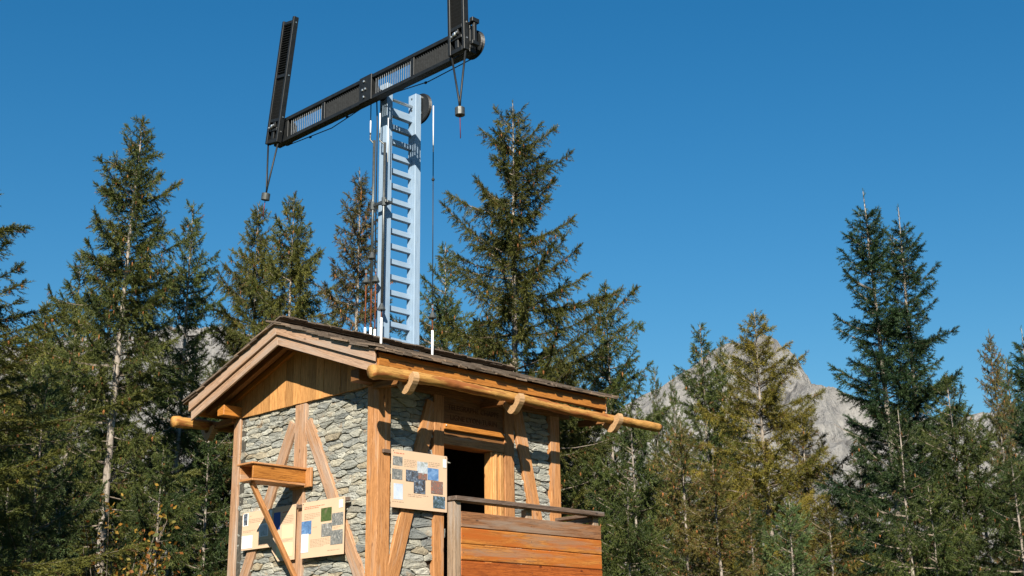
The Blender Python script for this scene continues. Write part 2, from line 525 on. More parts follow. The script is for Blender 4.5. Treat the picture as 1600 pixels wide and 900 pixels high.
def stone_wall(name, u0, u1, z0, z1, axis, seed, holes=(), hidden=()):
    """dry-laid stones in front of a core; axis 'x' = wall in the plane x=0 facing -X, 'y' = plane y=0 facing -Y"""
    rng = random.Random(seed)
    th = 0.22
    def W(u, v, d):                       # d = distance out of the wall face
        return (-d, u, v) if axis == 'x' else (u, -d, v)
    # core with holes (as separate boxes joined)
    cells = [(u0, u1, Z0, z1)]
    for (a, b, c, d) in holes:
        new = []
        for (p, q, r, s_) in cells:
            if b <= p or a >= q or d <= r or c >= s_:
                new.append((p, q, r, s_))
                continue
            if a > p: new.append((p, a, r, s_))
            if b < q: new.append((b, q, r, s_))
            if c > r: new.append((max(a, p), min(b, q), r, c))
            if d < s_: new.append((max(a, p), min(b, q), d, s_))
        cells = new
    V, F = [], []
    for (p, q, r, s_) in cells:
        i = len(V)
        for dd in (-0.035, -th):
            V += [W(p, r, dd), W(q, r, dd), W(q, s_, dd), W(p, s_, dd)]
        F += [tuple(i + k for k in f) for f in ((0, 1, 2, 3), (7, 6, 5, 4), (0, 4, 5, 1), (1, 5, 6, 2), (2, 6, 7, 3), (3, 7, 4, 0))]
    core = put(name, pymesh(name, V, F), 'mortar', cabin)
    # seeds in uneven courses
    seeds = []
    z = z0 - 0.05
    AN = 3.2
    while z < z1 + 0.08:
        h = rng.choice((0.03, 0.04, 0.05, 0.06, 0.075, 0.095, 0.135))
        u = u0 - 0.1 + rng.uniform(0, .15)
        while u < u1 + 0.15:
            w = rng.choice((rng.uniform(0.06, 0.16), rng.uniform(.14, .32))) + h * rng.uniform(0.4, 1.5)
            if h > .08 and rng.random() < .35:       # two thin stones in place of a thick one
                for q in (.25, .75):
                    seeds.append((u + w * rng.uniform(.4, .6), z + h * q, h / 2))
            else:
                seeds.append((u + w / 2, z + h / 2 + rng.uniform(-.34, .34) * h, h))
            u += w
        z += h
    P = np.array([(a, b * AN) for a, b, _ in seeds])
    joined_v, joined_f = [], []
    made = []
    for i, (su, sv, sh) in enumerate(seeds):
        if not (u0 - .02 < su < u1 + .02 and z0 < sv < z1 + .02):
            continue
        if any(a < su < b and c < sv < d for a, b, c, d in holes):
            continue
        p = P[i]
        poly = [np.array(q) for q in ((max(u0, su - .5), max(z0, sv - .3) * AN), (min(u1, su + .5), max(z0, sv - .3) * AN), (min(u1, su + .5), min(z1, sv + .3) * AN), (max(u0, su - .5), min(z1, sv + .3) * AN))]
        order = np.argsort(((P - p) ** 2).sum(1))[1:26]
        for j in order:
            m, nrm = (p + P[j]) / 2, P[j] - p
            out = []
            for k in range(len(poly)):
                a, b = poly[k], poly[(k + 1) % len(poly)]
                da, db = (a - m) @ nrm, (b - m) @ nrm
                if da <= 0: out.append(a)
                if da * db < 0: out.append(a + (b - a) * da / (da - db))
            poly = out
            if len(poly) < 3: break
        if len(poly) < 3: continue
        poly = np.array(poly) / np.array([1, AN])
        # even outline of 10 points with rounded, uneven corners
        seg = np.roll(poly, -1, 0) - poly
        ln = np.hypot(seg[:, 0], seg[:, 1])
        cum = np.concatenate([[0], np.cumsum(ln)])
        ctr = poly.mean(0)
        ext = poly.max(0) - poly.min(0)
        if ext.min() < 0.018: continue
        if any(a + .02 < ctr[0] < b - .02 and c < ctr[1] < d for a, b, c, d in hidden) and all(any(a < q[0] < b for a, b, c, d in hidden) for q in poly): continue
        ring = []                            # corners plus points along the long edges
        for k in range(len(poly)):
            A_, B_, C_ = poly[k - 1], poly[k], poly[(k + 1) % len(poly)]
            ca, cb = min(.3, .014 / max(np.hypot(*(A_ - B_)), 1e-6)), min(.3, .014 / max(np.hypot(*(C_ - B_)), 1e-6))
            ring += [B_ + (A_ - B_) * ca, B_ + (C_ - B_) * cb]
            if np.hypot(*(C_ - B_)) > .10:
                ring.append((B_ + C_) / 2 + np.array([rng.uniform(-.006, .006), rng.uniform(-.007, .007)]))
        ring = np.array(ring)
        N = len(ring)
        gap = rng.uniform(.0015, .0045)
        rad = ring - ctr
        rl = np.hypot(rad[:, 0], rad[:, 1])
        ring = ctr + rad * ((rl - gap) / rl)[:, None] + np.array([[rng.uniform(-.004, .004) for _ in (0, 1)] for _ in range(N)])
        if any(a - .0 < ctr[0] < b + .0 and c < ctr[1] < d for a, b, c, d in holes): continue
        out0 = rng.choice((rng.uniform(-0.016, 0.006), rng.uniform(-.024, -.004)))
        tilt = (rng.uniform(-.05, .05), rng.uniform(-.09, .09))
        verts = []
        cw = Vector(W(ctr[0], ctr[1], 0))
        for (sc_, dp, nz) in ((1.0, -0.06, 0), (1.0, -0.003, 0.003), (0.93, 0.004, 0.003), (0.5, 0.006, 0.006)):
            for q in ring:
                qq = ctr + (q - ctr) * sc_
                d = out0 + dp + rng.uniform(-nz, nz) + (tilt[0] * (qq[0] - ctr[0]) + tilt[1] * (qq[1] - ctr[1]) if dp > -.05 else 0)
                verts.append(Vector(W(qq[0], qq[1], d)) - cw)
        faces = []
        flip = axis == 'x'
        for l in range(3):
            for k in range(N):
                f = (l * N + k, l * N + (k + 1) % N, (l + 1) * N + (k + 1) % N, (l + 1) * N + k)
                faces.append(f[::-1] if flip else f)
        top = tuple(range(3 * N, 4 * N))
        faces.append(top[::-1] if flip else top)
        if ctr[1] < 0.95:                  # foot of the wall, one mass
            b0 = len(joined_v)
            joined_v += [v + cw for v in verts]
            joined_f += [tuple(b0 + k for k in f) for f in faces]
        else:
            made.append((ext[0] * ext[1], verts, faces, cw))
    made.sort(key=lambda q: -q[0])
    sv, sf = [], []
    for k, (ar, verts, faces, cw) in enumerate(made):
        if k < 292:
            put("stone", pymesh("stone", verts, faces), 'stone', core, Matrix.Translation(cw), False)
        else:
            b0 = len(sv)
            sv += [v + cw for v in verts]
            sf += [tuple(b0 + i for i in f) for f in faces]
    if sv:
        o = put("small_stones", pymesh("small_stones", sv, sf), 'stone', core, None, False)
        o['kind'] = "stuff"
    if joined_v:
        o = put("footing_stones", pymesh("footing_stones", joined_v, joined_f), 'stone', core, None, True)
        o['kind'] = "stuff"
    return core

stone_wall("gable_wall", 0.10, LY - 0.10, Z0 + .02, 3.23, 'x', 11, hidden=((1.36, 1.55, -2, 4),))
stone_wall("front_wall", 0.10, LX - 0.10, Z0 + .02, 3.22, 'y', 23, holes=((0.93, 2.02, FLOOR - .1, 3.3),))
# far walls, plain cores
for nm, lo, hi in (("rear_wall", (0.0, LY - .22, Z0), (LX, LY - .01, 3.22)), ("end_wall", (LX - .22, .2, Z0), (LX - .01, LY - .22, 3.22))):
    block(nm, lo, hi, 'mortar', cabin, 'x', 0)
block("floor", (0.2, 0.2, FLOOR - .12), (LX - .2, LY - .2, FLOOR), 'dark', cabin, 'x', 0)
block("ceiling", (0.2, 0.2, 3.10), (LX - .2, LY - .2, 3.16), 'dark', cabin, 'x', 0)

P = 0.022    # timbers stand this far proud of the stones
def zpost(name, x0, x1, y0, y1, z1=3.22, mat='larch', z0=Z0):
    return block(name, (x0, y0, z0), (x1, y1, z1), mat, cabin, 'z', 0.006, 0.0015)
# corner posts
zpost("corner_post", -P - .012, 0.150, -P - .012, 0.163)
zpost("corner_post", -P - .01, 0.14, 2.735, LY + .012, mat='pale')
zpost("corner_post", 2.818, LX + .012, -P - .01, 0.14)
zpost("corner_post", 2.83, LX + .01, 2.74, LY + .01)
# gable framing
zpost("king_post", -P - .012, 0.12, 1.345, 1.56, 3.2, 'pale')
for a, b in (((1.60, 2.99), (2.86, .58)), ((1.33, 2.97), (0.10, .76))):
    d = Vector((0, b[0] - a[0], b[1] - a[1])).normalized()
    beam("brace", (0.02, a[0], a[1]), (0.02, b[0], b[1]), 0.165, 0.10, 'pale', cabin, (1, 0, 0), 0.006, 0.004)
# front framing
zpost("door_post", 0.815, 0.972, -P - .012, 0.2)
zpost("door_post", 1.985, 2.150, -P - .012, 0.12)
beam("brace", (0.80, 0.02, 3.12), (0.10, 0.02, .70), 0.10, 0.19, 'larch', cabin, (1, 0, 0), 0.006, 0.004)
beam("brace", (2.215, 0.02, 3.2), (2.76, 0.02, 1.0), 0.10, 0.19, 'larch', cabin, (1, 0, 0), 0.006, 0.004)
# door surround, lintel, carved board above
fr = block("door_frame", (1.80, -.02, FLOOR), (1.983, .12, 2.635), 'cladding', cabin, 'z', .01)
beam("frame_moulding", (1.825, -.030, FLOOR), (1.825, -.030, 2.63), .04, .03, 'cladding', fr, (0, 1, 0), .01)
beam("frame_moulding", (1.92, -.028, FLOOR), (1.92, -.028, 2.63), .06, .03, 'cladding', fr, (0, 1, 0), .012)
block("lintel", (0.974, -.025, 2.637), (1.983, .2, 2.745), 'larch', cabin, 'x', .006)
board = block("carved_board", (0.974, -.012, 2.747), (1.983, .12, 3.22), 'dark', cabin, 'x', .003)
block("lintel_trim", (0.962, -.055, 2.812), (1.972, -.014, 2.878), 'orange', board, 'x', .008, .002)
for xx in (0.985, 1.955):
    lathe("trim_nail", (xx, -.055, 2.855), (0, -1, 0), [(0, .009), (.006, .009), (.010, .004)], 'steel', board, 8)
def lettering(body, x, z, size, depth=0.006):
    cu = bpy.data.curves.new("lettering", 'FONT')
    cu.body = body
    cu.size = size
    cu.extrude = depth / 2
    cu.resolution_u = 3
    cu.align_x = 'CENTER'
    tmp = bpy.data.objects.new("tmp", cu)
    COL.objects.link(tmp)
    bpy.context.view_layer.update()
    me = bpy.data.meshes.new_from_object(tmp.evaluated_get(bpy.context.evaluated_depsgraph_get()))
    bpy.data.objects.remove(tmp)
    m = Matrix.Translation((x, -.0125, z)) @ Matrix.Rotation(math.pi / 2, 4, 'X')
    put("carved_lettering", me, 'carved', board, m)
lettering("TELEGRAPHE CHAPPE", 1.478, 3.065, .088)
lettering("LIGNE LYON-TURIN", 1.478, 2.945, .088)
# door reveal inside
block("door_jamb", (1.775, .0, FLOOR), (1.799, .12, 2.634), 'cladding', cabin, 'z', .004)
block("wall_plate", (-.30, .0, 3.222), (LX + .25, .15, 3.36), 'dark', cabin, 'x', .006)
block("wall_plate", (-.30, 2.72, 3.225), (LX + .25, 2.87, 3.36), 'orange', cabin, 'x', .006)
block("wall_plate_lip", (0.16, -.035, 3.205), (LX, -.002, 3.30), 'dark', cabin, 'x', .006)
block("ridge_purlin", (-.30, RY - .07, 3.86), (LX + .25, RY + .07, 3.99), 'dark', cabin, 'x', .006)

# gable boarding: vertical boards up to the underside of the roof
def roof_z(y, off=0.0):
    return 4.146 - SL * abs(y - RY) + off
DECK = -0.045       # top of deck under the nominal roof line
def gable_boards(xf, nm):
    rng = random.Random(4)
    y = 0.02
    while y < LY - .02:
        w = min(rng.uniform(.115, .17), LY + .005 - y)
        if w < .05: w = LY + .005 - y
        y1 = y + w - .005
        zb = 3.218 - rng.uniform(0, .006)
        xo = xf - rng.uniform(0, .006)
        ys = [y, y1] if not (y < RY < y1) else [y, RY, y1]
        V, F = [], []
        n = len(ys)
        c = Vector((xo, (y + y1) / 2, 3.4))
        # local X runs up the board so the grain is vertical
        for dx in (0, .03):
            V += [(zb - c.z, -(q - c.y), dx) for q in ys] + [(roof_z(q) - .10 - c.z, -(q - c.y), dx) for q in ys]
        k = 2 * n
        F.append(tuple(range(n)) + tuple(range(2 * n - 1, n - 1, -1)))
        F.append(tuple(k + i for i in (tuple(range(n)) + tuple(range(2 * n - 1, n - 1, -1)))[::-1]))
        loop = list(range(n)) + list(range(2 * n - 1, n - 1, -1))
        for i in range(len(loop)):
            a, b = loop[i], loop[(i + 1) % len(loop)]
            F.append((a, k + a, k + b, b))
        me = pymesh("gable_board", V, F)
        bmx = bmesh.new(); bmx.from_mesh(me); bmesh.ops.recalc_face_normals(bmx, faces=bmx.faces[:]); bmx.to_mesh(me); bmx.free()
        R = Matrix(((0, 0, 1, 0), (0, -1, 0, 0), (1, 0, 0, 0), (0, 0, 0, 1)))
        put("gable_board", me, 'cladding', cabin, Matrix.Translation(c) @ R)
        y += w
gable_boards(-.028, "gable")
block("gable_sheathing", (LX - .05, .1, 3.22), (LX - .01, LY - .1, 3.62), 'dark', cabin, 'y', 0)
for s in (1, -1):       # trim under the soffit along the gable
    a = (-.05, RY, roof_z(RY) - .185)
    b = (-.05, RY + s * 1.62, roof_z(RY + 1.62) - .185)
    beam("soffit_trim", a, b, .045, .07, 'orange', cabin, (0, 0, 1), .004)

# roof deck, rake boards, fascias, shingles
X0, X1 = -0.42, 3.46
E0, E1 = -0.45, 2 * RY + 0.45
V, F = [], []
for y in (E0, RY, E1):
    for off in (DECK, DECK - .035):
        for x in (X0 + .03, X1 - .03):
            V.append((x, y, roof_z(y, off)))
for i in (0, 4):
    F += [(i, i + 1, i + 5, i + 4), (i + 2, i + 6, i + 7, i + 3), (i, i + 4, i + 6, i + 2), (i + 1, i + 3, i + 7, i + 5)]
F += [(0, 2, 3, 1), (8, 9, 11, 10)]
roof = put("roof", pymesh("roof", V, F), 'dark', cabin)
def rake(x, zt, h, th, yend, mat):
    for s in (1, -1):
        V = []
        for xx in (x, x + th):
            for y in (RY, RY + s * yend):
                for z in (zt, zt - h):
                    V.append((xx, y, roof_z(y) + z))
        c = Vector((x, RY + s * yend / 2, 3.8))
        ang = math.atan2(-SL, 1) if s == 1 else math.atan2(-SL, 1)
        X = Vector((0, s, -SL)).normalized(); Yv = Vector((-1, 0, 0)) ; Zv = X.cross(Yv)
        m = Matrix((X, Yv, Zv)).transposed().to_4x4(); m.translation = c
        inv = m.inverted()
        me = pymesh("rake_board", [inv @ Vector(v) for v in V], [(0, 1, 3, 2), (4, 6, 7, 5), (0, 2, 6, 4), (1, 5, 7, 3), (0, 4, 5, 1), (2, 3, 7, 6)])
        bmx = bmesh.new(); bmx.from_mesh(me); bmesh.ops.recalc_face_normals(bmx, faces=bmx.faces[:])
        bmesh.ops.bevel(bmx, geom=bmx.edges[:], offset=.004, segments=1, affect='EDGES'); bmx.to_mesh(me); bmx.free()
        put("rake_board", me, mat, roof, m)
rake(X0 - .03, -.008, .135, .03, RY - E0, 'rake')
rake(X0, -.145, .125, .03, RY - E0 - .02, 'rake')
rake(X1 - .025, -.02, .20, .03, RY - E0, 'rake')
for y, s in ((E0, 1), (E1, -1)):
    block("fascia_board", (X0 + .032, min(y, y + s * .03), 3.295), (X1 - .03, max(y, y + s * .03), 3.455), 'orange', roof, 'x', .005, .002)
    block("fascia_board", (X0 + .032, min(y - s * .02, y + s * .0), 3.30), (X1 - .035, max(y - s * .02, y - s * .001), 3.385), 'orange', roof, 'x', .004, .003)
for k in range(5):      # rafters showing under the eaves
    x = X0 + .25 + k * .82
    for s in (1, -1):
        beam("rafter", (x, RY + s * .1, roof_z(RY + .1) - .14), (x, RY + s * 1.84, roof_z(RY + 1.84) - .14), .08, .09, 'dark', roof, (0, 0, 1), .004)
block("fascia_return", (X1 - .07, E0 + .002, 3.22), (X1 - .03, E0 + .18, 3.30), 'orange', roof, 'x', .004)

def shingles():
    rng = random.Random(99)
    slope_len = (RY - E0 + .10) * math.sqrt(1 + SL * SL)
    jv, jf = [], []
    bank = [box_mesh("shingle", 1, 1, 1, 0.03, 0.02, rng) for _ in range(8)]
    for me in bank: me.materials.append(MAT['shingle'])
    for s in (-1, 1):                                    # -1: the slope over the balcony
        row = 0
        d = -0.0
        while d < slope_len - .05:
            x = X0 - rng.uniform(.055, .085)
            first = True
            while x < X1 + .05:
                w = rng.uniform(.09, .19)
                L = .34
                jit = rng.uniform(-.018, .018)
                run = (d + jit + L / 2) / math.sqrt(1 + SL * SL)
                if run > (RY - E0 + .1): 
                    run = RY - E0 + .1
                y = (E0 - .10) + run if s == -1 else (E1 + .10) - run
                z = roof_z(y) - .012 + rng.uniform(0, .010) + (0.0 if row else -.004)
                if row == 1 and d < .03: z += .02
                X = Vector((0, -s, SL)).normalized()      # up the slope
                Yv = Vector((1, 0, 0))
                Zv = X.cross(Yv)
                if Zv.z < 0: Yv = -Yv; Zv = -Zv
                m = Matrix((X, Yv, Zv)).transposed().to_4x4()
                m = m @ Matrix.Rotation(math.radians(3.2 + rng.uniform(-1.2, 1.2)), 4, 'Y') @ Matrix.Rotation(rng.uniform(-.02, .02), 4, 'Z')
                m.translation = Vector((x + w / 2, y, z + .012))
                m = m @ Matrix.Diagonal((L, w - .006, .020 + rng.uniform(-.003, .006), 1))
                last = x + w >= X1 + .05
                if row < 3 or first or last:
                    me = bank[rng.randrange(8)]
                    o = bpy.data.objects.new("shingle", me)
                    COL.objects.link(o)
                    o.matrix_basis = m
                    o.parent = roof
                    o.matrix_parent_inverse = WM[roof.name].inverted()
                else:
                    b0 = len(jv)
                    me = bank[rng.randrange(8)]
                    jv += [m @ v.co for v in me.vertices]
                    jf += [tuple(b0 + i for i in p.vertices) for p in me.polygons]
                first = False
                x += w
            row += 1
            d += 0.02 if row == 1 else 0.135
    o = put("shingle_courses", pymesh("shingle_courses", jv, jf), 'shingle', roof)
    o['kind'] = "stuff"
    block("ridge_cap", (X0 - .06, RY - .10, roof_z(RY) + .012), (X1 + .05, RY + .10, roof_z(RY) + .03), 'shingle', roof, 'x', .006, .003)
shingles()

# gutter logs and their wooden hooks
def gutter(y, xa, xb, za, zb, seed):
    rng = random.Random(seed)
    pts, rad = [], []
    N = 130
    for i in range(N + 1):
        t = i / N
        x = xa + (xb - xa) * t
        pts.append((x, y + .008 * math.sin(t * 7 + seed), float(np.interp(x, (-.55, .5, 3.2, 4.4), (za, za + .032, za - .022, za - .014))) + .005 * math.sin(t * 16)))
        rad.append((.058 + .017 * math.exp(-t * 7)) * (.95 if i in (0, N) else 1))
    g = tube("gutter_log", pts, rad, 'log', cabin, 18)
    kn = [(rng.uniform(xa, xb) - xa, rng.uniform(0, 6.28)) for _ in range(34)]
    for v in g.data.vertices:
        i = min(v.index // 18, N)
        c = Vector(pts[i]) - Vector(pts[0])
        d = v.co - c
        if d.length < 1e-5: continue
        an = math.atan2(d.z, d.y)
        k = 1 + .15 * mnoise.noise(Vector((v.co.x * 5, an * 1.2, seed))) + +.10 * mnoise.noise(Vector((v.co.x * 17, an * 2.5, seed)))
        for kx, ka in kn:
            q = ((v.co.x - kx) / .035) ** 2 + (math.atan2(math.sin(an - ka), math.cos(an - ka)) / .38) ** 2
            if q < 4: k += .24 * math.exp(-q)
        v.co = c + d * k
    for x in (-0.05, 1.62, 3.44):
        t = (x - xa) / (xb - xa)
        zc = za + (zb - za) * t
        s = -1 if y < 0 else 1
        # crescent hook below the log, carried by an arm from the wall plate
        out, inn = [], []
        for k in range(17):
            a = math.radians(22 - k * 205 / 16)            # from the outer lip, under the log, to the wall side
            ro = .158 + .012 * math.sin(k * .9)
            out.append((y + s * ro * math.cos(a), zc - .012 + ro * math.sin(a)))
            inn.append((y + s * .07 * math.cos(a), zc - .012 + .07 * math.sin(a)))
        th = .038
        poly = out + inn[::-1]
        V = [(-th, p[0] - y, p[1] - zc) for p in poly] + [(th, p[0] - y, p[1] - zc) for p in poly]
        n = len(out)
        F = []
        for base, fl in ((0, 1), (2 * n, 0)):
            for k in range(n - 1):
                f = (base + k, base + k + 1, base + 2 * n - 2 - k, base + 2 * n - 1 - k)
                F.append(f[::-1] if fl else f)
        for k in range(2 * n):
            a, b = k, (k + 1) % (2 * n)
            F.append((a, b, 2 * n + b, 2 * n + a))
        me = pymesh("gutter_hook", V, F)
        bmx = bmesh.new(); bmx.from_mesh(me); bmesh.ops.recalc_face_normals(bmx, faces=bmx.faces[:]); bmx.to_mesh(me); bmx.free()
        hk = put("gutter_hook", me, 'hook', cabin, Matrix.Translation((x, y, zc)) @ Matrix.Rotation(math.radians(-6), 4, 'Z'))
        ya, yb = (y + .12, .02) if y < 0 else (y - .12, LY - .02)
        beam("hook_arm", (x, ya, zc - .01), (x, yb, zc + .01), .07, .08, 'dark', hk, (0, 0, 1), .006)
gutter(-.555, -.58, 4.40, 3.186, 3.172, 3)
gutter(LY + .555, -.60, 3.9, 3.20, 3.16, 8)

# balcony
BY, BXA, BXB = -0.70, 0.50, 2.965
bal = block("balcony", (BXA + .02, BY + .03, FLOOR - .08), (BXB, -.03, FLOOR - .01), 'rail', cabin, 'x', .005)
brng = random.Random(21)
for k in range(6):
    zt = 1.755 - k * .1785
    block("balcony_board", (BXA + .105, BY - .014 - brng.uniform(0, .003), zt - .1735), (BXB - .002, BY + .016, zt), ('balcony_grey', 'balcony', 'balcony', 'balcony_red', 'balcony_red', 'balcony')[k], bal, 'x', .009, .0015)
    for xx in (BXA + .14, BXA + 1.22, BXB - .05):
        lathe("screw", (xx, BY - .016, zt - .09), (0, -1, 0), [(0, .005), (.003, .004)], 'gunmetal', bal, 6)
for x in (BXA + .05, BXA + 1.22, BXB - .06):
    block("balcony_post", (x - .05, BY + (-.02 if x < 1 else .018), -.9), (x + .05, BY + .10, 1.86), 'greypost', bal, 'z', .006, .002)
block("handrail", (BXA - .015, BY - .065, 1.862), (BXB + .02, BY + .085, 1.917), 'rail', bal, 'x', .008, .003)
for x in (BXB - .05,):
    block("side_rail", (x - .05, BY + .088, 1.865), (x + .05, -.03, 1.905), 'rail', bal, 'y', .006, .002)
    for k in range(6):
        if x > 1:
            zt = 1.755 - k * .1785
            block("balcony_board", (x + .02, BY + .02, zt - .1735), (x + .048, -.03, zt), 'balcony', bal, 'y', .006, .0015)
beam("balcony_brace", (BXB - .06, BY + .06, 1.84), (BXB - .75, BY + .06, 1.70), .05, .06, 'rail', bal, (0, 0, 1), .005)

# sighting box on the gable with its strut
bx = block("sighting_box", (-.80, 1.275, 2.19), (-.0, 1.545, 2.218), 'larch', cabin, 'x', .004)
block("box_side", (-.80, 1.272, 2.2185), (-.012, 1.297, 2.375), 'orange', bx, 'x', .004)
block("box_side", (-.80, 1.523, 2.2185), (-.012, 1.548, 2.375), 'larch', bx, 'x', .004)
block("box_lid", (-.83, 1.25, 2.376), (-.02, 1.565, 2.40), 'larch', bx, 'x', .005)
block("box_end", (-.06, 1.17, 2.17), (-.026, 1.60, 2.40), 'larch', bx, 'z', .005)
beam("strut", (-.735, 1.385, 2.185), (-.03, 1.425, 1.10), .055, .055, 'larch', cabin, (0, 1, 0), .006)

# ------------------------------------------------------------------ information panels
def flat(name, col, rough=0.6):
    m, nt, b = new_mat(name, rough, 0.3)
    n = noise_tex(nt, coords(nt), 4, 3)
    nt.links.new(ramp(nt, n, [(0.3, tuple(x * .93 for x in col)), (0.7, col)]), b.inputs["Base Color"])
    return m
def print_mat(name, cols, scale):
    m, nt, b = new_mat(name, 0.4, 0.4)
    n = noise_tex(nt, coords(nt), scale, 5, 0.7, 0.8)
    k = len(cols)
    nt.links.new(ramp(nt, n, [(0.28 + 0.44 * i / (k - 1), c) for i, c in enumerate(cols)]), b.inputs["Base Color"])
    return m
MAT['cream'] = flat("cream_panel_print", (0.62, 0.44, 0.295))
MAT['paper'] = flat("white_paper", (0.72, 0.72, 0.71))
MAT['yellow'] = flat("pale_yellow_print", (0.66, 0.62, 0.36))
MAT['ink'] = flat("grey_brown_ink", (0.36, 0.25, 0.17))
MAT['redink'] = flat("red_ink", (0.50, 0.12, 0.07))
MAT['blueprint'] = print_mat("blue_mountain_print", [(0.05, 0.09, 0.17), (0.09, 0.19, 0.38), (0.22, 0.36, 0.58)], 9)
MAT['darkblue'] = flat("dark_blue_print", (0.05, 0.10, 0.32))
MAT['greyphoto'] = print_mat("grey_photo_print", [(0.02, 0.025, 0.025), (0.13, 0.14, 0.14), (0.24, 0.23, 0.21), (0.60, 0.62, 0.62)], 30)
MAT['greenphoto'] = print_mat("green_photo_print", [(0.025, 0.05, 0.015), (0.07, 0.11, 0.035), (0.17, 0.13, 0.09)], 16)
MAT['darkphoto'] = print_mat("dark_photo_print", [(0.01, 0.01, 0.012), (0.06, 0.05, 0.045), (0.10, 0.14, 0.2), (0.6, 0.55, 0.5)], 26)
MAT['redphoto'] = print_mat("red_photo_print", [(0.10, 0.05, 0.04), (0.30, 0.13, 0.09), (0.12, 0.10, 0.09), (0.55, 0.52, 0.47)], 38)
MAT['lightphoto'] = print_mat("pale_photo_print", [(0.20, 0.22, 0.17), (0.42, 0.46, 0.50), (0.60, 0.63, 0.66)], 14)
MAT['skyphoto'] = print_mat("pale_sky_print", [(0.36, 0.43, 0.55), (0.50, 0.56, 0.66), (0.62, 0.66, 0.72)], 6)
MAT['treephoto'] = print_mat("forest_photo_print", [(0.02, 0.03, 0.03), (0.06, 0.09, 0.10), (0.3, 0.42, 0.6)], 30)

def panel(label, origin, udir, out, w, h, prints, texts, batten, poly=None, skew=0.0):
    """a printed board; origin = its top corner, udir = along the wall, out = away from the wall"""
    U, O = Vector(udir), Vector(out)
    origin = Vector(origin)
    Z = Vector((0, 0, 1)) + U * skew
    root = empty("information_panel", origin - Vector((0, 0, h)), label, "sign")
    def pt(u, v, d): return origin + U * (u * w) - Z * (v * h) + O * d
    outline = poly or [(0, 0), (1, 0), (1, 1), (0, 1)]
    n = len(outline)
    c = pt(.5, .5, 0)
    V = [pt(u, v, 0) - c for u, v in outline] + [pt(u, v, .008) - c for u, v in outline]
    F = [tuple(range(n)), tuple(range(n, 2 * n))[::-1]] + [(i, n + i, n + (i + 1) % n, (i + 1) % n) for i in range(n)]
    me = pymesh("panel_board", V, F)
    bmx = bmesh.new(); bmx.from_mesh(me); bmesh.ops.recalc_face_normals(bmx, faces=bmx.faces[:]); bmx.to_mesh(me); bmx.free()
    bd = put("panel_board", me, 'cream', root, Matrix.Translation(c))
    def quad(nm, u0, v0, u1, v1, mat, d):
        cc = pt((u0 + u1) / 2, (v0 + v1) / 2, d)
        V = [pt(u, v, d) - cc for u, v in ((u0, v0), (u1, v0), (u1, v1), (u0, v1))] + [pt(u, v, d - .001) - cc for u, v in ((u0, v0), (u1, v0), (u1, v1), (u0, v1))]
        F = [(0, 1, 2, 3), (7, 6, 5, 4), (0, 4, 5, 1), (1, 5, 6, 2), (2, 6, 7, 3), (3, 7, 4, 0)]
        put(nm, pymesh(nm, V, F), mat, bd, Matrix.Translation(cc))
    for i, (u0, v0, u1, v1, mat) in enumerate(prints):
        quad("photo_print" if 'photo' in mat or 'print' in mat else "paper_sheet", u0, v0, u1, v1, mat, .0095 + .0004 * i)
    rng = random.Random(len(label))
    for (u0, v0, u1, v1, lines, mat) in texts:
        V, F = [], []
        for k in range(lines):
            v = v0 + (v1 - v0) * (k + .2) / lines
            hh = (v1 - v0) / lines * .42
            u = u0
            end = u1 if k < lines - 1 else u0 + (u1 - u0) * rng.uniform(.5, .9)
            while u < end:
                uw = min(rng.uniform(.015, .06), end - u)
                b0 = len(V)
                V += [pt(a, b, .0088) for a, b in ((u, v), (u + uw, v), (u + uw, v + hh), (u, v + hh))]
                F.append((b0, b0 + 1, b0 + 2, b0 + 3))
                u += uw + .012
        put("text_lines", pymesh("text_lines", V, F), mat, bd)
    for (u0, u1, v) in batten:
        a, b = pt(u0, v, -.021), pt(u1, v, -.021)
        beam("batten", a, b, .040, .045, 'rail', root, (0, 0, 1), .004)
    for u, v in ((.03, .03), (.97, .03)):
        lathe("panel_screw", pt(u, v, .008), O, [(0, .006), (.004, .005)], 'gunmetal', root, 8)
    return root

OUT = 0.055
panel("cream information board of many photographs on the wall between corner post and doorway", (.135, -.065, 2.482), (1, 0, 0), (0, -1, 0), .845, .655,
      [(.02, .12, .19, .28, 'greyphoto'), (.01, .34, .19, .52, 'greyphoto'), (.04, .59, .20, .86, 'skyphoto'), (.45, .16, .64, .36, 'lightphoto'), (.25, .33, .47, .53, 'darkphoto'),
       (.64, .25, .84, .46, 'blueprint'), (.47, .36, .63, .47, 'redphoto'), (.39, .47, .60, .72, 'darkphoto'), (.70, .47, .92, .69, 'redphoto'), (.74, .73, .96, .94, 'treephoto'), (.92, .06, .985, .21, 'paper')],
      [(.04, .05, .37, .085, 1, 'redink'), (.22, .15, .44, .29, 5, 'ink'), (.66, .14, .88, .23, 3, 'ink'), (.29, .74, .66, .80, 2, 'ink'), (.02, .89, .33, .92, 1, 'ink'), (.03, .31, .15, .33, 1, 'ink')],
      [(-.13, 1.03, .05)])
panel("cream information board with a green woodland photograph and a blue mountain photograph on stone gable", (-.075, 1.285, 1.985), (0, -1, 0), (-1, 0, 0), .80, .645,
      [(.46, .15, .71, .39, 'greenphoto'), (.72, .27, .98, .49, 'greyphoto'), (.48, .43, .73, .66, 'greyphoto'), (.70, .57, .98, .82, 'greyphoto'), (0.005, .34, .24, .58, 'blueprint'), (.005, .57, .18, .90, 'paper'), (.88, .05, .97, .19, 'paper')],
      [(.06, .08, .54, .14, 2, 'redink'), (.06, .21, .43, .32, 4, 'ink'), (.22, .68, .68, .83, 6, 'ink'), (.63, .90, .96, .93, 1, 'ink'), (.27, .46, .40, .48, 1, 'ink'), (.76, .51, .92, .55, 2, 'ink')],
      [(-.14, 1.06, .05)])
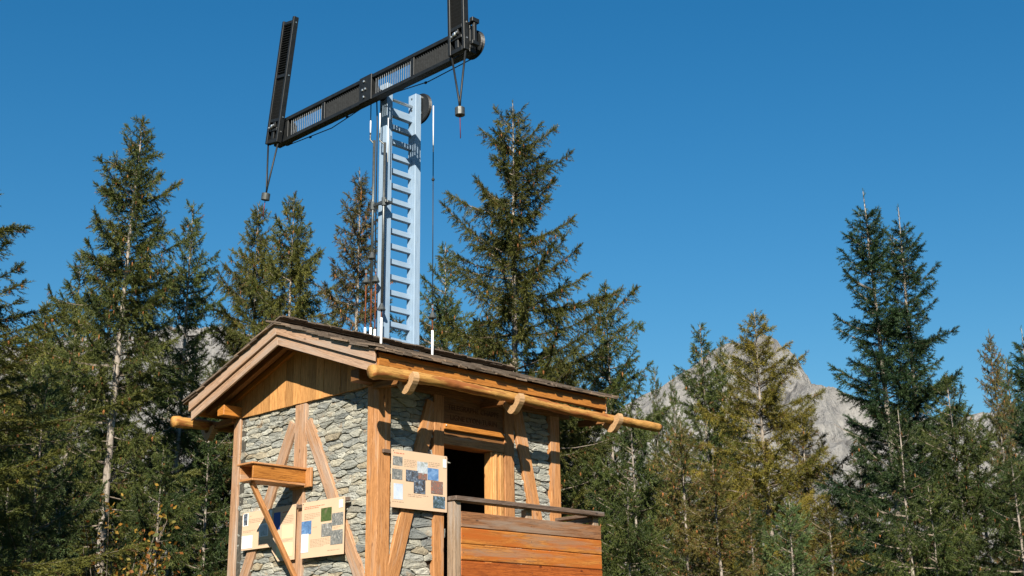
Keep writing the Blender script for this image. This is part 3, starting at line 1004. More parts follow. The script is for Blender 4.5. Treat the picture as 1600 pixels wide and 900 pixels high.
panel("cream information board with a black portrait drawing and white sheets on stone gable", (-.055, 2.545, 1.985), (0, -1, 0), (-1, 0, 0), .645, .46,
      [(.02, .02, .20, .36, 'paper'), (.05, .03, .17, .34, 'darkphoto'), (.57, .36, .87, .70, 'paper'), (.62, .40, .84, .68, 'lightphoto'), (.01, .62, .37, .96, 'paper'), (.90, .03, .985, .22, 'paper')],
      [(.25, .1, .36, .13, 1, 'ink'), (.22, .19, .85, .31, 3, 'ink'), (.04, .48, .45, .55, 2, 'ink'), (.55, .78, .95, .94, 5, 'ink')],
      [(.05, 1.02, .06)])
panel("narrow cream information board with yellow code tables and a clipped corner on stone gable", (-.070, 1.875, 1.988), (0, -1, 0), (-1, 0, 0), .455, .645,
      [(.04, .10, .34, .42, 'darkblue'), (.44, .36, .92, .60, 'yellow'), (.20, .68, .92, .93, 'yellow')],
      [(.42, .10, .9, .14, 1, 'redink'), (.40, .18, .92, .33, 5, 'ink'), (.48, .40, .88, .56, 4, 'ink'), (.40, .62, .92, .66, 2, 'ink'), (.26, .72, .88, .90, 5, 'ink')],
      [(.0, 1.0, .03)], poly=[(0, 0), (1, 0), (1, 1), (.28, 1.0), (0, .80)])

# ------------------------------------------------------------------ the telegraph
tele = empty("optical_telegraph", (1.475, 1.43, 3.0), "black slatted signal arms pivoting on a pale blue ladder mast above the shingled roof", "telegraph")
PY0, PY1 = 1.35, 1.505
for x0, x1 in ((1.166, 1.268), (1.685, 1.787)):
    block("mast_post", (x0, PY0, 2.6), (x1, PY1, 7.862), 'blue', tele, 'z', .004)
k = 0
z = 4.03
while z < 7.5:
    block("rung", (1.267, 1.428, z - .035), (1.686, 1.498, z + .035), 'blue', tele, 'x', .003)
    z += .2165
    k += 1
block("rung", (1.267, 1.42, 7.44), (1.686, 1.499, 7.55), 'blue', tele, 'x', .003)
AXZ, AXY = 7.675, 1.43
tube("axle", [(0.92, AXY, AXZ), (1.95, AXY, AXZ)], .022, 'steel', tele, 12)
lathe("hub", (0.968, AXY, AXZ), (1, 0, 0), [(0, .12), (.03, .12), (.03, .075), (.196, .075)], 'black', tele, 20)
lathe("drive_pulley", (1.80, AXY - .02, AXZ + .01), (1, 0, 0), [(0, .21), (.012, .225), (.028, .208), (.044, .225), (.056, .21)], 'black', tele, 36)
for a in (0, 2.1, 4.2):
    lathe("pulley_bolt", (1.79, PY0 - .0 + .02 * 0, AXZ + .16 * math.cos(a)), (0, -1, 0), [(0, .013), (.012, .013)], 'steel', tele, 6)
for z in (7.80, 7.62):
    lathe("post_bolt", (1.684, 1.43, z), (-1, 0, 0), [(0, .012), (.008, .012)], 'gunmetal', tele, 6)

# regulator beam: rails, uprights, slanted slats
BX0, BX1, HB = 0.85, 0.965, 0.37
BYA, BYB = -0.63, 3.55
zt, zb = AXZ + HB / 2, AXZ - HB / 2
def boxes(lst):
    V, F = [], []
    for lo, hi in lst:
        b0 = len(V)
        V += [(x, y, z) for x in (lo[0], hi[0]) for y in (lo[1], hi[1]) for z in (lo[2], hi[2])]
        F += [tuple(b0 + i for i in f) for f in ((0, 1, 3, 2), (4, 6, 7, 5), (0, 4, 5, 1), (2, 3, 7, 6), (0, 2, 6, 4), (1, 5, 7, 3))]
    return V, F
def joined(name, lst, mat, parent, origin):
    V, F = boxes(lst)
    me = pymesh(name, V, F)
    bmx = bmesh.new(); bmx.from_mesh(me)
    bmesh.ops.recalc_face_normals(bmx, faces=bmx.faces[:])
    bmesh.ops.bevel(bmx, geom=bmx.edges[:], offset=.004, segments=1, affect='EDGES')
    bmx.to_mesh(me); bmx.free()
    return me
PANELS = [(3.22, 2.42, 'open'), (2.35, 1.56, 'shut'), (1.30, 0.51, 'open'), (0.44, -0.34, 'shut')]
rails = [((BX0, BYA, zt - .055), (BX1, BYB, zt)), ((BX0, BYA, zb), (BX1, BYB, zb + .055))]
for a, b in ((BYB - .001, 3.22), (2.42, 2.35), (0.51, 0.44), (-.34, BYA + .001)):
    rails.append(((BX0 + .006, b, zb + .056), (BX1 - .004, a, zt - .056)))
rails.append(((BX0 - .008, 1.30, zb + .003), (BX1 + .002, 1.56, zt + .012)))
reg = put("regulator_beam", joined("regulator_beam", rails, 'black', tele, None), 'black', tele)
slat_me = box_mesh("slat", .094, .007, HB - .108, .002)
slat_me.materials.append(MAT['slat'])
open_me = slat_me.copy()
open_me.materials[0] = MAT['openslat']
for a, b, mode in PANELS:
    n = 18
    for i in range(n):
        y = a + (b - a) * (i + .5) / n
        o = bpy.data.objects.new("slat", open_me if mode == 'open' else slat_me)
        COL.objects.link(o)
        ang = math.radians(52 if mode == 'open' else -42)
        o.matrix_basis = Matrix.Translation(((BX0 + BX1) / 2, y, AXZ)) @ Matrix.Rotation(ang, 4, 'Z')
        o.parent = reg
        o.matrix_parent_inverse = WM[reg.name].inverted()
for dy, dz in ((0, .12), (-.03, .0), (.03, .0), (0, -.11)):
    lathe("bolt", (BX0 - .008, 1.45 + dy, AXZ + dz), (-1, 0, 0), [(0, .020), (.016, .020), (.022, .012)], 'steel', reg, 6)

# indicator arms
def arm(py, tilt, label_):
    piv = Vector((0.775, py, 7.70))
    W_, T_ = 0.30, 0.085
    up0, up1 = -0.22, 1.68
    R = Matrix.Translation(piv) @ Matrix.Rotation(tilt, 4, 'X')
    lst = [((-T_ / 2, -W_ / 2, up0), (T_ / 2, -W_ / 2 + .045, up1 + .03)), ((-T_ / 2, W_ / 2 - .045, up0), (T_ / 2, W_ / 2, up1)),
           ((-T_ / 2 + .006, -W_ / 2 + .046, up1 - .07), (T_ / 2 - .006, W_ / 2 - .046, up1 - .02)),
           ((-T_ / 2 + .006, -W_ / 2 + .046, .78), (T_ / 2 - .006, W_ / 2 - .046, .83)),
           ((-T_ / 2 + .006, -W_ / 2 + .046, .10), (T_ / 2 - .006, W_ / 2 - .046, .15)),
           ((-T_ / 2 - .004, -W_ / 2 + .046, -.045), (T_ / 2 - .006, W_ / 2 - .046, -.005)),
           ((-T_ / 2 + .006, -W_ / 2 + .046, up0), (T_ / 2 - .006, W_ / 2 - .046, up0 + .06)),
           ((-T_ / 2 + .008, -.03, up0 + .061), (T_ / 2 - .008, .03, -.046)),
           ((-T_ / 2 + .008, -.03, -.004), (T_ / 2 - .008, .03, .099))]
    a_ = put("indicator_arm", joined("indicator_arm", lst, 'black', None, None), 'black', tele, R)
    me = box_mesh("slat", W_ - .093, .070, .010, .002)
    me.materials.append(MAT['armslat'])
    for z0_, z1_, ang, n in ((.835, up1 - .075, 40, 20), (.155, .775, 66, 12)):
        for i in range(n):
            z_ = z0_ + (z1_ - z0_) * (i + .5) / n
            o = bpy.data.objects.new("slat", me)
            COL.objects.link(o)
            o.matrix_basis = R @ Matrix.Translation((0, 0, z_)) @ Matrix.Rotation(math.radians(ang), 4, 'Y') @ Matrix.Rotation(math.pi / 2, 4, 'Z')
            o.parent = a_
            o.matrix_parent_inverse = WM[a_.name].inverted()
    def loc(x, y, z): return R @ Vector((x, y, z))
    ax = R.to_3x3() @ Vector((-1, 0, 0))
    for y_, z_, r_ in ((0, .02, .030), (-.045, .03, .018), (.055, .0, .018)):
        lathe("bolt", loc(-T_ / 2 - .003, y_, z_), ax, [(0, r_), (.03, r_), (.04, r_ * .6)], 'steel', a_, 8)
    for z_ in (.16, -.06, 1.62, .80):
        lathe("bolt", loc(0, -W_ / 2, z_), R.to_3x3() @ Vector((0, -1, 0)), [(0, .012), (.010, .012)], 'steel', a_, 6)
    tube("pivot", [loc(0, 0, 0), Vector((1.0, loc(0, 0, 0).y, loc(0, 0, 0).z))], .04, 'gunmetal', a_, 12)
    # counterweight on two converging rods
    w = loc(0, 0.0, -.97)
    cw = lathe("counterweight", w, R.to_3x3() @ Vector((0, 0, -1)), [(0, .055), (.004, .062), (.10, .062), (.104, .055)], 'gunmetal', tele, 20, False)
    for s in (-1, 1):
        tube("weight_rod", [loc(0, s * (W_ / 2 - .02), up0 + .02), loc(0, s * .012, -.86), w], .013, 'black', cw, 8)
    return a_, loc
armL, locL = arm(3.42, math.radians(9.5), "")
armR, locR = arm(-0.50, math.radians(-1.5), "")
e0, e1 = locR(0, 0.0, -1.07), locR(0, 0, -1.38)
tube("tail_rod", [e0, e1], .006, 'maroon', tele, 6)
e0, e1 = locL(0, 0.0, -1.07), locL(0, 0, -1.36)
tube("tail_rod", [e0, e1], .006, 'maroon', tele, 6)
# pulley and guard bracket behind the near arm end
lathe("end_pulley", (0.975, -.53, 7.67), (1, 0, 0), [(0, .175), (.015, .19), (.035, .17), (.055, .19), (.07, .175)], 'black', tele, 32)
lathe("end_pulley", (0.975, 3.42, 7.70), (1, 0, 0), [(0, .17), (.015, .185), (.035, .165), (.055, .185), (.07, .17)], 'black', tele, 32)
gb = [((0.80, -.735, 7.86), (0.92, -.675, 7.92)), ((0.835, -.725, 7.60), (0.885, -.685, 7.86)), ((0.80, -.735, 7.55), (0.92, -.675, 7.60)),
      ((0.84, -.69, 7.865), (0.88, -.55, 7.90))]
put("guard_bracket", joined("guard_bracket", gb, None, None, None), 'black', tele)

# ropes, guide rods, bells and sleeves
def wire(pts, r=.006, m='wire'):
    return tube("rope", pts, r, m, tele, 6)
wire([(1.01, -.50, 7.488), (1.03, .35, 7.475), (1.06, 1.30, 7.60)], .007)
wire([(1.01, 3.42, 7.515), (1.03, 2.4, 7.47), (1.06, 1.56, 7.60)], .007)
for y, z in ((2.9, 7.492), (2.05, 7.53), (.4, 7.482)):
    lathe("rope_clamp", (1.03, y - .02, z - .004), (0, 1, 0), [(0, .012), (.012, .018), (.03, .018), (.042, .012)], 'wire', tele, 8)
tube("guide_rod", [(1.06, 1.48, 7.0), (1.06, 1.49, 4.9)], .019, 'gunmetal', tele, 10)
tube("guide_rod", [(1.06, 1.255, 6.9), (1.06, 1.265, 4.66)], .019, 'gunmetal', tele, 10)
tube("crank_link", [(1.03, 1.53, 7.12), (1.03, 1.53, 7.02), (1.06, 1.48, 6.95), (1.06, 1.48, 6.85)], .012, 'gunmetal', tele, 8)
tube("crank_link", [(1.03, 1.33, 7.05), (1.03, 1.33, 6.95), (1.06, 1.255, 6.87), (1.06, 1.255, 6.77)], .012, 'gunmetal', tele, 8)
tube("link_sleeve", [(1.03, 1.53, 7.30), (1.03, 1.53, 7.06)], .009, 'whitetube', tele, 8)
tube("link_sleeve", [(1.03, 1.33, 7.36), (1.03, 1.33, 7.05)], .009, 'whitetube', tele, 8)
tube("link_sleeve", [(1.06, 1.19, 7.24), (1.06, 1.19, 6.60)], .006, 'whitetube', tele, 8)
wire([(1.03, 1.53, 7.62), (1.03, 1.53, 7.28)], .007)
wire([(1.03, 1.41, 7.62), (1.05, 1.41, 7.2), (1.05, 1.405, 5.1)], .009)
block("guide_bracket", (1.045, 1.20, 6.035), (1.075, 1.545, 6.075), 'gunmetal', tele, 'y', .003)
for y in (1.255, 1.49):
    lathe("bracket_sleeve", (1.06, y, 6.0), (0, 0, 1), [(0, .032), (.11, .032)], 'gunmetal', tele, 12)
block("bracket_plate", (1.076, 1.20, 6.04), (1.165, 1.36, 6.07), 'gunmetal', tele, 'x', .003)
wire([(1.878, 1.195, 7.68), (1.878, 1.195, 6.98)], .008, 'whitetube')
wire([(1.878, 1.195, 6.98), (1.878, 1.195, 4.75)], .007)
lathe("rope_clamp", (1.878, 1.195, 6.55), (0, 0, 1), [(0, .012), (.012, .022), (.03, .022), (.045, .012)], 'wire', tele, 8)
for (x, y, zbell, ztube) in ((1.06, 1.60, 5.05, 4.33), (1.06, 1.485, 5.36, 4.31), (1.06, 1.40, 5.02, 4.27), (1.06, 1.27, 4.61, 4.40), (1.878, 1.195, 4.64, 4.36)):
    lathe("rain_bell", (x, y, zbell - .05), (0, 0, 1), [(0, .052), (.012, .054), (.05, .036), (.09, .018), (.105, .010)], 'gunmetal', tele, 14)
    tube("rusty_rod", [(x, y, zbell + .14), (x, y, ztube - .05)], .009, 'rust', tele, 6)
    lathe("rod_joint", (x, y, zbell + .09), (0, 0, 1), [(0, .016), (.04, .016)], 'steel', tele, 8)
    tube("white_sleeve", [(x, y, ztube + .06), (x, y, 3.9)], .016, 'whitetube', tele, 10)

# ------------------------------------------------------------------ conifers
def mesh_np(name, V, F, mat, cols=None):
    me = bpy.data.meshes.new(name)
    V = np.asarray(V, np.float32)
    F = np.asarray(F, np.int32)
    k = F.shape[1]
    me.vertices.add(len(V))
    me.vertices.foreach_set('co', V.ravel())
    me.loops.add(F.size)
    me.loops.foreach_set('vertex_index', F.ravel())
    me.polygons.add(len(F))
    me.polygons.foreach_set('loop_start', np.arange(0, F.size, k, dtype=np.int32))
    try:
        me.polygons.foreach_set('loop_total', np.full(len(F), k, np.int32))
    except Exception:
        pass
    me.update(calc_edges=True)
    if cols is not None:
        a = me.color_attributes.new("Col", 'FLOAT_COLOR', 'POINT')
        c = np.ones((len(V), 4), np.float32)
        c[:, :3] = cols
        a.data.foreach_set('color', c.ravel())
    me.materials.append(MAT[mat])
    return me

def sprig_template(n, rng, spread, wid):
    V, F = [], []
    for i in range(n):
        x0 = 0.02 + 0.78 * i / n
        ph = i * 2.4 + rng.uniform(-.3, .3)
        r = spread * (1 - .45 * i / n)
        tip = (x0 + .34, r * math.cos(ph), r * math.sin(ph))
        px_, py_ = -math.sin(ph) * wid * .15, math.cos(ph) * wid * .15
        V += [(x0, px_, py_), (x0 + wid, -px_, -py_), tip]
        F.append((3 * i, 3 * i + 1, 3 * i + 2))
    return np.array(V), np.array(F)

def conifer(name, seed, H, R, top_p=0.55, low_p=-0.28, upturn=0.30, droop=0.55, slope=0.36, gap=0.0, whorl=0.30, twig_step=0.062, sprig=0.152,
            cols=((0.036, 0.052, 0.014), (0.085, 0.088, 0.020)), bare=0.0, cones=0, lean=0.0, spread=.26, nn=11, wid=.14, flat=1.0, tip=1.0, dead=0.25, base=0.04, lopside=0.0, leader=0.0):
    """trunk, branch and foliage meshes of one tree with its foot at the origin"""
    rng = np.random.default_rng(seed)
    prng = random.Random(seed)
    tv, tf = _tv, _tf = [], []
    # trunk
    N = 16
    tp, tr = [], []
    wob = rng.normal(0, .02, (N + 1, 2)).cumsum(0) * .5
    for i in range(N + 1):
        t = i / N
        tp.append((lean * t * t + wob[i, 0] * t, wob[i, 1] * t, H * t - (.4 if i == 0 else 0)))
        tr.append(.0088 * H * (1 - t) ** .9 + .005)
    v, f = tube_data(tp, tr, 9)
    trunk = pymesh(name + "_trunk", v, f)
    trunk.materials.append(MAT['bark'])
    trunk.polygons.foreach_set('use_smooth', [True] * len(trunk.polygons))
    tp = np.array(tp)
    def axis(z):
        t = np.clip(z / H, 0, 1) * N
        i = np.minimum(t.astype(int), N - 1) if isinstance(t, np.ndarray) else min(int(t), N - 1)
        fr = t - i
        return tp[i] * (1 - fr) + tp[i + 1] * fr
    bv, bf = [], []
    SP, SD, SS, SC = [], [], [], []
    c0, c1 = np.array(cols[0]), np.array(cols[1])
    z = H * base
    bulge = rng.uniform(.75, 1.2, 40)
    K = 6
    nb = 0
    while z < H * (0.985 - leader):
        t = z / H
        n = int(rng.integers(4, 7)) if t < .93 else 4
        a0 = rng.uniform(0, 2 * np.pi)
        wf = rng.uniform(.66, 1.22)
        for k in range(n):
            az = a0 + 2 * np.pi * k / n + rng.normal(0, .22)
            env = R * math.tanh((H - z) * slope / R) * bulge[int(t * 39)] * wf + tip * (.05 + .13 * min(1.0, (H - z) / 1.2))
            L = env * rng.uniform(.55, 1.18) * (1 + lopside * math.cos(az))
            if rng.random() < gap:
                L *= rng.uniform(.25, .6)
            L = max(L, .06)
            zz = z + rng.normal(0, whorl * .14)
            p0 = low_p + (top_p - low_p) * t ** 1.6 + rng.normal(0, .13)
            up = upturn * rng.uniform(.6, 1.4)
            s = np.linspace(0, 1, K + 1)
            fwd = np.array([math.cos(az), math.sin(az), 0.])
            lat = np.array([-math.sin(az), math.cos(az), 0.])
            bend = rng.normal(0, .16)
            org = axis(max(0.05, min(zz, H * .99)))
            pts = org + np.outer(s * L * .96, fwd) + np.outer(bend * L * s * s, lat)
            pts[:, 2] += L * (p0 * s + up * s ** 2.2 * .8)
            r0 = .006 + .0075 * L
            isdead = (t < .55 and rng.random() < bare)
            rad = r0 * (1 - .85 * s) + .0025
            v, f = tube_data(pts, rad, 3, False)
            b0 = len(bv)
            bv += [tuple(q) for q in v]
            bf += [tuple(b0 + i for i in q) for q in f]
            nb += 1
            if isdead:
                continue
            # side twigs
            m = max(7, int(L / twig_step))
            st = np.sort(1 - rng.random(m) ** 1.15 * (.92 if L < 1 else .80))
            bp = np.stack([np.interp(st, s, pts[:, j]) for j in range(3)], -1)
            tang = np.gradient(pts, axis=0)
            td = np.stack([np.interp(st, s, tang[:, j]) for j in range(3)], -1)
            td /= np.linalg.norm(td, axis=1)[:, None]
            phi = rng.normal(0, 1.15, m) * flat - .35        # about the bough: 0 = sideways, below = hanging
            side = np.where(rng.random(m) < .5, 1., -1.)
            vert = np.sin(phi)
            tl = (.06 + .25 * min(L, 1.7) * (1 - st) ** .7 * np.clip(.62 - .75 * vert, .12, 1.1)) * rng.uniform(.5, 1.25, m)
            tl = np.clip(tl, .05, .45) * min(1.0, .35 + (H - z) / 1.5)
            d = td * rng.uniform(.35, .95, m)[:, None] + (side * np.cos(phi))[:, None] * lat * .8
            d[:, 2] += vert * .75 - droop * .30
            d /= np.linalg.norm(d, axis=1)[:, None]
            cnt = np.maximum(1, np.ceil(tl / (sprig * .80)).astype(int))
            idx = np.repeat(np.arange(m), cnt)
            j = np.concatenate([np.arange(c) for c in cnt])
            dist = j * sprig * .78
            pos = bp[idx] + d[idx] * dist[:, None]
            pos[:, 2] -= droop * .45 * dist ** 2 / .5
            dd = d[idx] + rng.normal(0, .22, (len(idx), 3))
            dd[:, 2] -= dist * droop * .6
            # the branch axis itself carries needles too
            ma = max(3, int(L / (sprig * .35)))
            sa = rng.uniform(.2, 1.0, ma)
            sa[-2:] = .97, 1.0
            pa = np.stack([np.interp(sa, s, pts[:, q]) for q in range(3)], -1)
            da = np.stack([np.interp(sa, s, tang[:, q]) for q in range(3)], -1)
            da /= np.linalg.norm(da, axis=1)[:, None]
            da += rng.normal(0, .18, da.shape)
            SP.append(np.concatenate([pos, pa])); SD.append(np.concatenate([dd, da]))
            q = len(idx) + ma
            SS.append(rng.uniform(.75, 1.25, q))
            mixv = np.clip(rng.normal(.40, .22) + rng.normal(0, .10, q) + np.concatenate([.22 * (dist / .4), np.zeros(ma)]), 0, 1.15)
            col = c0 + (c1 - c0) * mixv[:, None]
            col *= (rng.uniform(.85, 1.15) * rng.uniform(.88, 1.12, q))[:, None]
            br = rng.random(q) < dead * .10
            col[br] = np.array([.135, .075, .032]) * rng.uniform(.6, 1.3, br.sum())[:, None]
            SC.append(col)
        z += whorl * rng.uniform(.6, 1.25) * (1 - .62 * t)
    # leader
    q = 16
    za = np.linspace(H * (.965 - leader), H * 1.0, q)
    SP.append(np.stack([axis(a) for a in za])); SD.append(np.stack([rng.normal(0, .5, q), rng.normal(0, .5, q), np.ones(q)], -1)); SS.append(np.full(q, .7)); SC.append(np.tile(c1 * .8, (q, 1)))
    SP, SD, SS, SC = map(np.concatenate, (SP, SD, SS, SC))
    tvv, tff = sprig_template(nn, prng, spread, wid)
    X = SD / np.linalg.norm(SD, axis=1)[:, None]
    A = rng.normal(0, 1, X.shape)
    Y = np.cross(X, A); Y /= np.linalg.norm(Y, axis=1)[:, None]
    Zx = np.cross(X, Y)
    sc_ = (SS * sprig)[:, None, None]
    V = SP[:, None, :] + sc_ * (tvv[None, :, 0:1] * X[:, None, :] + tvv[None, :, 1:2] * Y[:, None, :] + tvv[None, :, 2:3] * Zx[:, None, :])
    n = len(SP)
    F = (tff[None] + (np.arange(n) * len(tvv))[:, None, None]).reshape(-1, 3)
    C = np.repeat(SC, len(tvv), 0)
    crown = mesh_np(name + "_crown", V.reshape(-1, 3), F, 'needle', C)
    br = pymesh(name + "_branches", bv, bf)
    br.materials.append(MAT['twig'])
    cm = None
    if cones:
        w = np.where(SP[:, 2] > H * .35)[0]
        pick = rng.choice(w, min(cones, len(w)), replace=False)
        CV, CF = [], []
        for i in pick:
            p = SP[i]
            L = rng.uniform(.08, .13); r = rng.uniform(.016, .024)
            b0 = len(CV)
            CV += [(p[0], p[1], p[2])] + [(p[0] + r * math.cos(a), p[1] + r * math.sin(a), p[2] - L * .45) for a in (0, 1.57, 3.14, 4.71)] + [(p[0], p[1], p[2] - L)]
            for a in range(4):
                CF += [(b0, b0 + 1 + a, b0 + 1 + (a + 1) % 4), (b0 + 5, b0 + 1 + (a + 1) % 4, b0 + 1 + a)]
        cm = pymesh(name + "_cones", CV, CF)
        cm.materials.append(MAT['cone'])
    return dict(trunk=trunk, branches=br, crown=crown, cones=cm, H=H, n=n)

OLIVE = ((0.045, 0.060, 0.013), (0.150, 0.140, 0.027))
GREEN = ((0.033, 0.054, 0.014), (0.100, 0.116, 0.025))
DARK = ((0.016, 0.038, 0.015), (0.052, 0.084, 0.027))
FRESH = ((0.050, 0.086, 0.028), (0.115, 0.150, 0.050))
GOLD = ((0.095, 0.095, 0.016), (0.225, 0.170, 0.025))
KIND = {
    'A': conifer("tall_spruce", 1, 13.3, 1.95, cols=((0.036, 0.053, 0.013), (0.120, 0.122, 0.026)), cones=260, bare=.22, gap=.18, droop=.60, slope=.31, lean=.3, whorl=.40, top_p=.35, twig_step=.017),
    'K': conifer("wide_spruce", 2, 14.4, 2.9, cols=OLIVE, cones=420, bare=.12, gap=.34, droop=.60, slope=.50, top_p=.30, low_p=-.20, upturn=.42, whorl=.42, lopside=.15, twig_step=.0145),
    'H': conifer("medium_spruce", 3, 13.0, 2.3, cols=OLIVE, cones=300, bare=.15, gap=.28, droop=.6, slope=.42, twig_step=.017, whorl=.40, top_p=.35),
    'I': conifer("thin_spruce", 4, 13.0, 1.6, cols=((.055, .060, .020), (.135, .115, .032)), cones=260, bare=.25, gap=.38, droop=.8, slope=.25, dead=1.5, twig_step=.022, whorl=.42),
    'S': conifer("dense_spruce", 5, 10.0, 2.1, cols=GREEN, cones=60, bare=.12, gap=.18, droop=.5, slope=.44, whorl=.47, twig_step=.020),
    'N': conifer("narrow_spruce", 6, 10.5, 1.4, cols=GREEN, cones=50, bare=.15, gap=.25, droop=.6, slope=.27, twig_step=.021, whorl=.40),
    'R': conifer("dark_fir", 8, 11.6, 1.9, cols=DARK, bare=.03, gap=.12, droop=.10, slope=.25, tip=.45, top_p=.45, low_p=-.10, upturn=.34, whorl=.40, sprig=.14, dead=.05, leader=.030, spread=.30, twig_step=.018, flat=.55),
    'Q': conifer("larch", 9, 9.4, 2.2, cols=GOLD, bare=.1, gap=.22, droop=.30, slope=.52, top_p=.40, low_p=.05, upturn=.18, whorl=.38, sprig=.125, spread=.45, wid=.13, nn=8, dead=.3, twig_step=.019, lopside=.1),
    'Y': conifer("young_spruce", 10, 5.4, 1.35, cols=FRESH, bare=.05, gap=.12, droop=.18, slope=.38, whorl=.34, top_p=.7, low_p=.05, upturn=.3, sprig=.13, dead=.1, leader=.03, twig_step=.022, flat=.6),
    'B': conifer("bushy_spruce", 12, 6.0, 2.0, cols=GREEN, cones=20, bare=.10, gap=.15, droop=.45, slope=.55, whorl=.50, twig_step=.020),
    'O': conifer("olive_spruce", 13, 7.0, 2.0, cols=((0.050, 0.055, 0.013), (0.150, 0.118, 0.027)), cones=200, bare=.15, gap=.30, droop=.6, slope=.50, whorl=.50, dead=1.2, twig_step=.021),
    'D': conifer("dark_green_spruce", 14, 7.0, 2.1, cols=((0.018, 0.036, 0.011), (0.062, 0.082, 0.020)), cones=30, bare=.25, gap=.30, droop=.5, slope=.50, whorl=.56, twig_step=.020, upturn=.4),  # darker green needles over the whole crown
}
NAME = {'A': 'spruce_tree', 'K': 'spruce_tree', 'H': 'spruce_tree', 'I': 'spruce_tree', 'S': 'spruce_tree', 'N': 'spruce_tree', 'R': 'fir_tree', 'Q': 'larch_tree', 'Y': 'young_spruce_tree', 'B': 'spruce_tree', 'O': 'spruce_tree', 'D': 'spruce_tree'}

def tree(kind, x, y, h, rot, wide=1.0, label=None, group=None):
    k = KIND[kind]
    g = float(hgt(np.float64(x), np.float64(y)))
    s = h / k['H']
    r = bpy.data.objects.new(NAME[kind], None)
    COL.objects.link(r)
    r.location = (x, y, g)
    r.rotation_euler = (0, 0, rot)
    r.scale = (s * wide, s * wide, s)
    tag(r, label, "tree", group)
    for part in ('trunk', 'branches', 'crown', 'cones'):
        if k[part] is None: continue
        o = bpy.data.objects.new(part, k[part])
        COL.objects.link(o)
        o.parent = r
        if part == 'cones': o['kind'] = "stuff"
    return r

SPECIAL = [
    ('A', 3.38, 12.60, 13.30, 0.3, 1.0, "tall olive spruce with a long bare pale trunk rising beside the gable end"),
    ('K', 10.71, 8.36, 14.44, 0.6, 1.0, "tallest wide spruce with open gaps and rusty cones behind the mast's rope"),
    ('Y', -3.12, 5.13, 8.6, 1.0, 1.25, None),
    ('H', 9.09, 16.17, 13.74, 1.2, .80, "pointed spruce whose tip stands directly under a hanging counterweight"),
    ('H', 8.68, 14.02, 13.23, 3.9, .86, "spruce with loose stepped boughs between the hanging counterweight and the mast"),
    ('I', 9.39, 12.23, 13.51, 0.2, .95, "sparse brownish spruce with thin boughs directly behind the blue mast"),
    ('N', 13.00, 13.09, 12.65, 2.2, .9, "slim spruce top beside the hanging mast rope, next to the tallest spruce"),
    ('Q', 14.94, 4.72, 9.41, 0.5, 1.0, "golden green larch with feathery boughs in front of the grey peak"),
    ('R', 15.42, 1.95, 11.68, 0.0, 1.05, "dark dense fir, the taller of two twin spires"),
    ('R', 16.19, 1.77, 11.47, 2.4, 1.0, "dark dense fir, the shorter of two twin spires"),
    ('Y', -1.19, 5.94, 4.95, 0.9, .9, "young fresh green spruce with a thin pale stem"),
    ('N', 6.58, 15.39, 12.84, 4.0, .85, "narrow spruce spire close against the tall spruce with bare trunk"),
    ('N', 19.89, 9.85, 11.14, 0.8, 1.0, "dark forked-looking spruce spire overlapping the grey peak beside the larch"),
    ('I', 21.84, 2.46, 9.91, 2.0, .75, "scrawny thin-topped spruce with short drooping tufts beside the twin firs"),
]
SPECIAL[2] = ('K', -3.14, 5.16, 8.0, 2.2, 1.6, "spruce reaching long upswept cone-hung boughs into open sky")
for kd, x, y, h, rot, wd, lb in SPECIAL:
    tree(kd, x, y, h, rot, wd, lb)
G1 = "dark spruces of the dense wood behind the cabin"
L1 = "green spruce crowded into the dense wood behind the cabin"
G2 = "low bushy spruces at the edge of the wood"
L2 = "low bushy spruce at the edge of the wood"
OWN = {
    (13.67, 8.08): "green spruce leaning against the tallest wide spruce above the gutter log",
    (20.98, 10.06): "dark spruce spire squeezed between the larch and the forked-looking spire",
    (15.67, -0.91): "dark fir with a long bare leader past the scrawny thin-topped spruce",
    (12.38, -0.90): "green spruce standing in front of the twin firs with a pointed leafy top",
    (4.46, 16.54): "spruce shoulder growing against the far side of the tall bare-trunked spruce",
    (4.68, 18.65): "spruce with a pointed top lower than its neighbour beside the tall bare-trunked spruce",
    (15.17, 10.92): "spruce filling the gap under the tallest wide spruce's boughs",
    (18.76, 6.17): "spruce between the golden larch and the twin firs",
    (2.06, 8.19): "low bushy spruce next to the gable's protruding gutter log end",
    (0.03, 7.57): "low bushy spruce beside the orange autumn shrub",
    (0.55, 10.64): "low bushy spruce behind the young fresh green spruce",
    (7.69, 2.75): "low bushy spruce just behind the balcony's outer corner",
    (11.63, 5.84): "bushy spruce under the far end of the long gutter log",
    (13.85, 2.70): "low bushy spruce at the foot of the golden larch",
    (8.40, 0.09): "young fresh green spruce standing low in front of the golden larch",
    (9.85, 3.25): "olive brown cone-hung spruce between the gutter log end and the golden larch",
    (9.03, 1.84): "short olive brown spruce with a pale stem before the golden larch",
    (7.93, 18.07): "dark open-tiered spruce behind the tall bare-trunked spruce",
    (5.63, 12.45): "dark open-tiered spruce beside the cabin's gable roof edge",
    (29.32, 5.31): "narrow far spruce tip between the scrawny spruce and the bare-leadered fir",
}
SLIM = (23.77, 22.55)
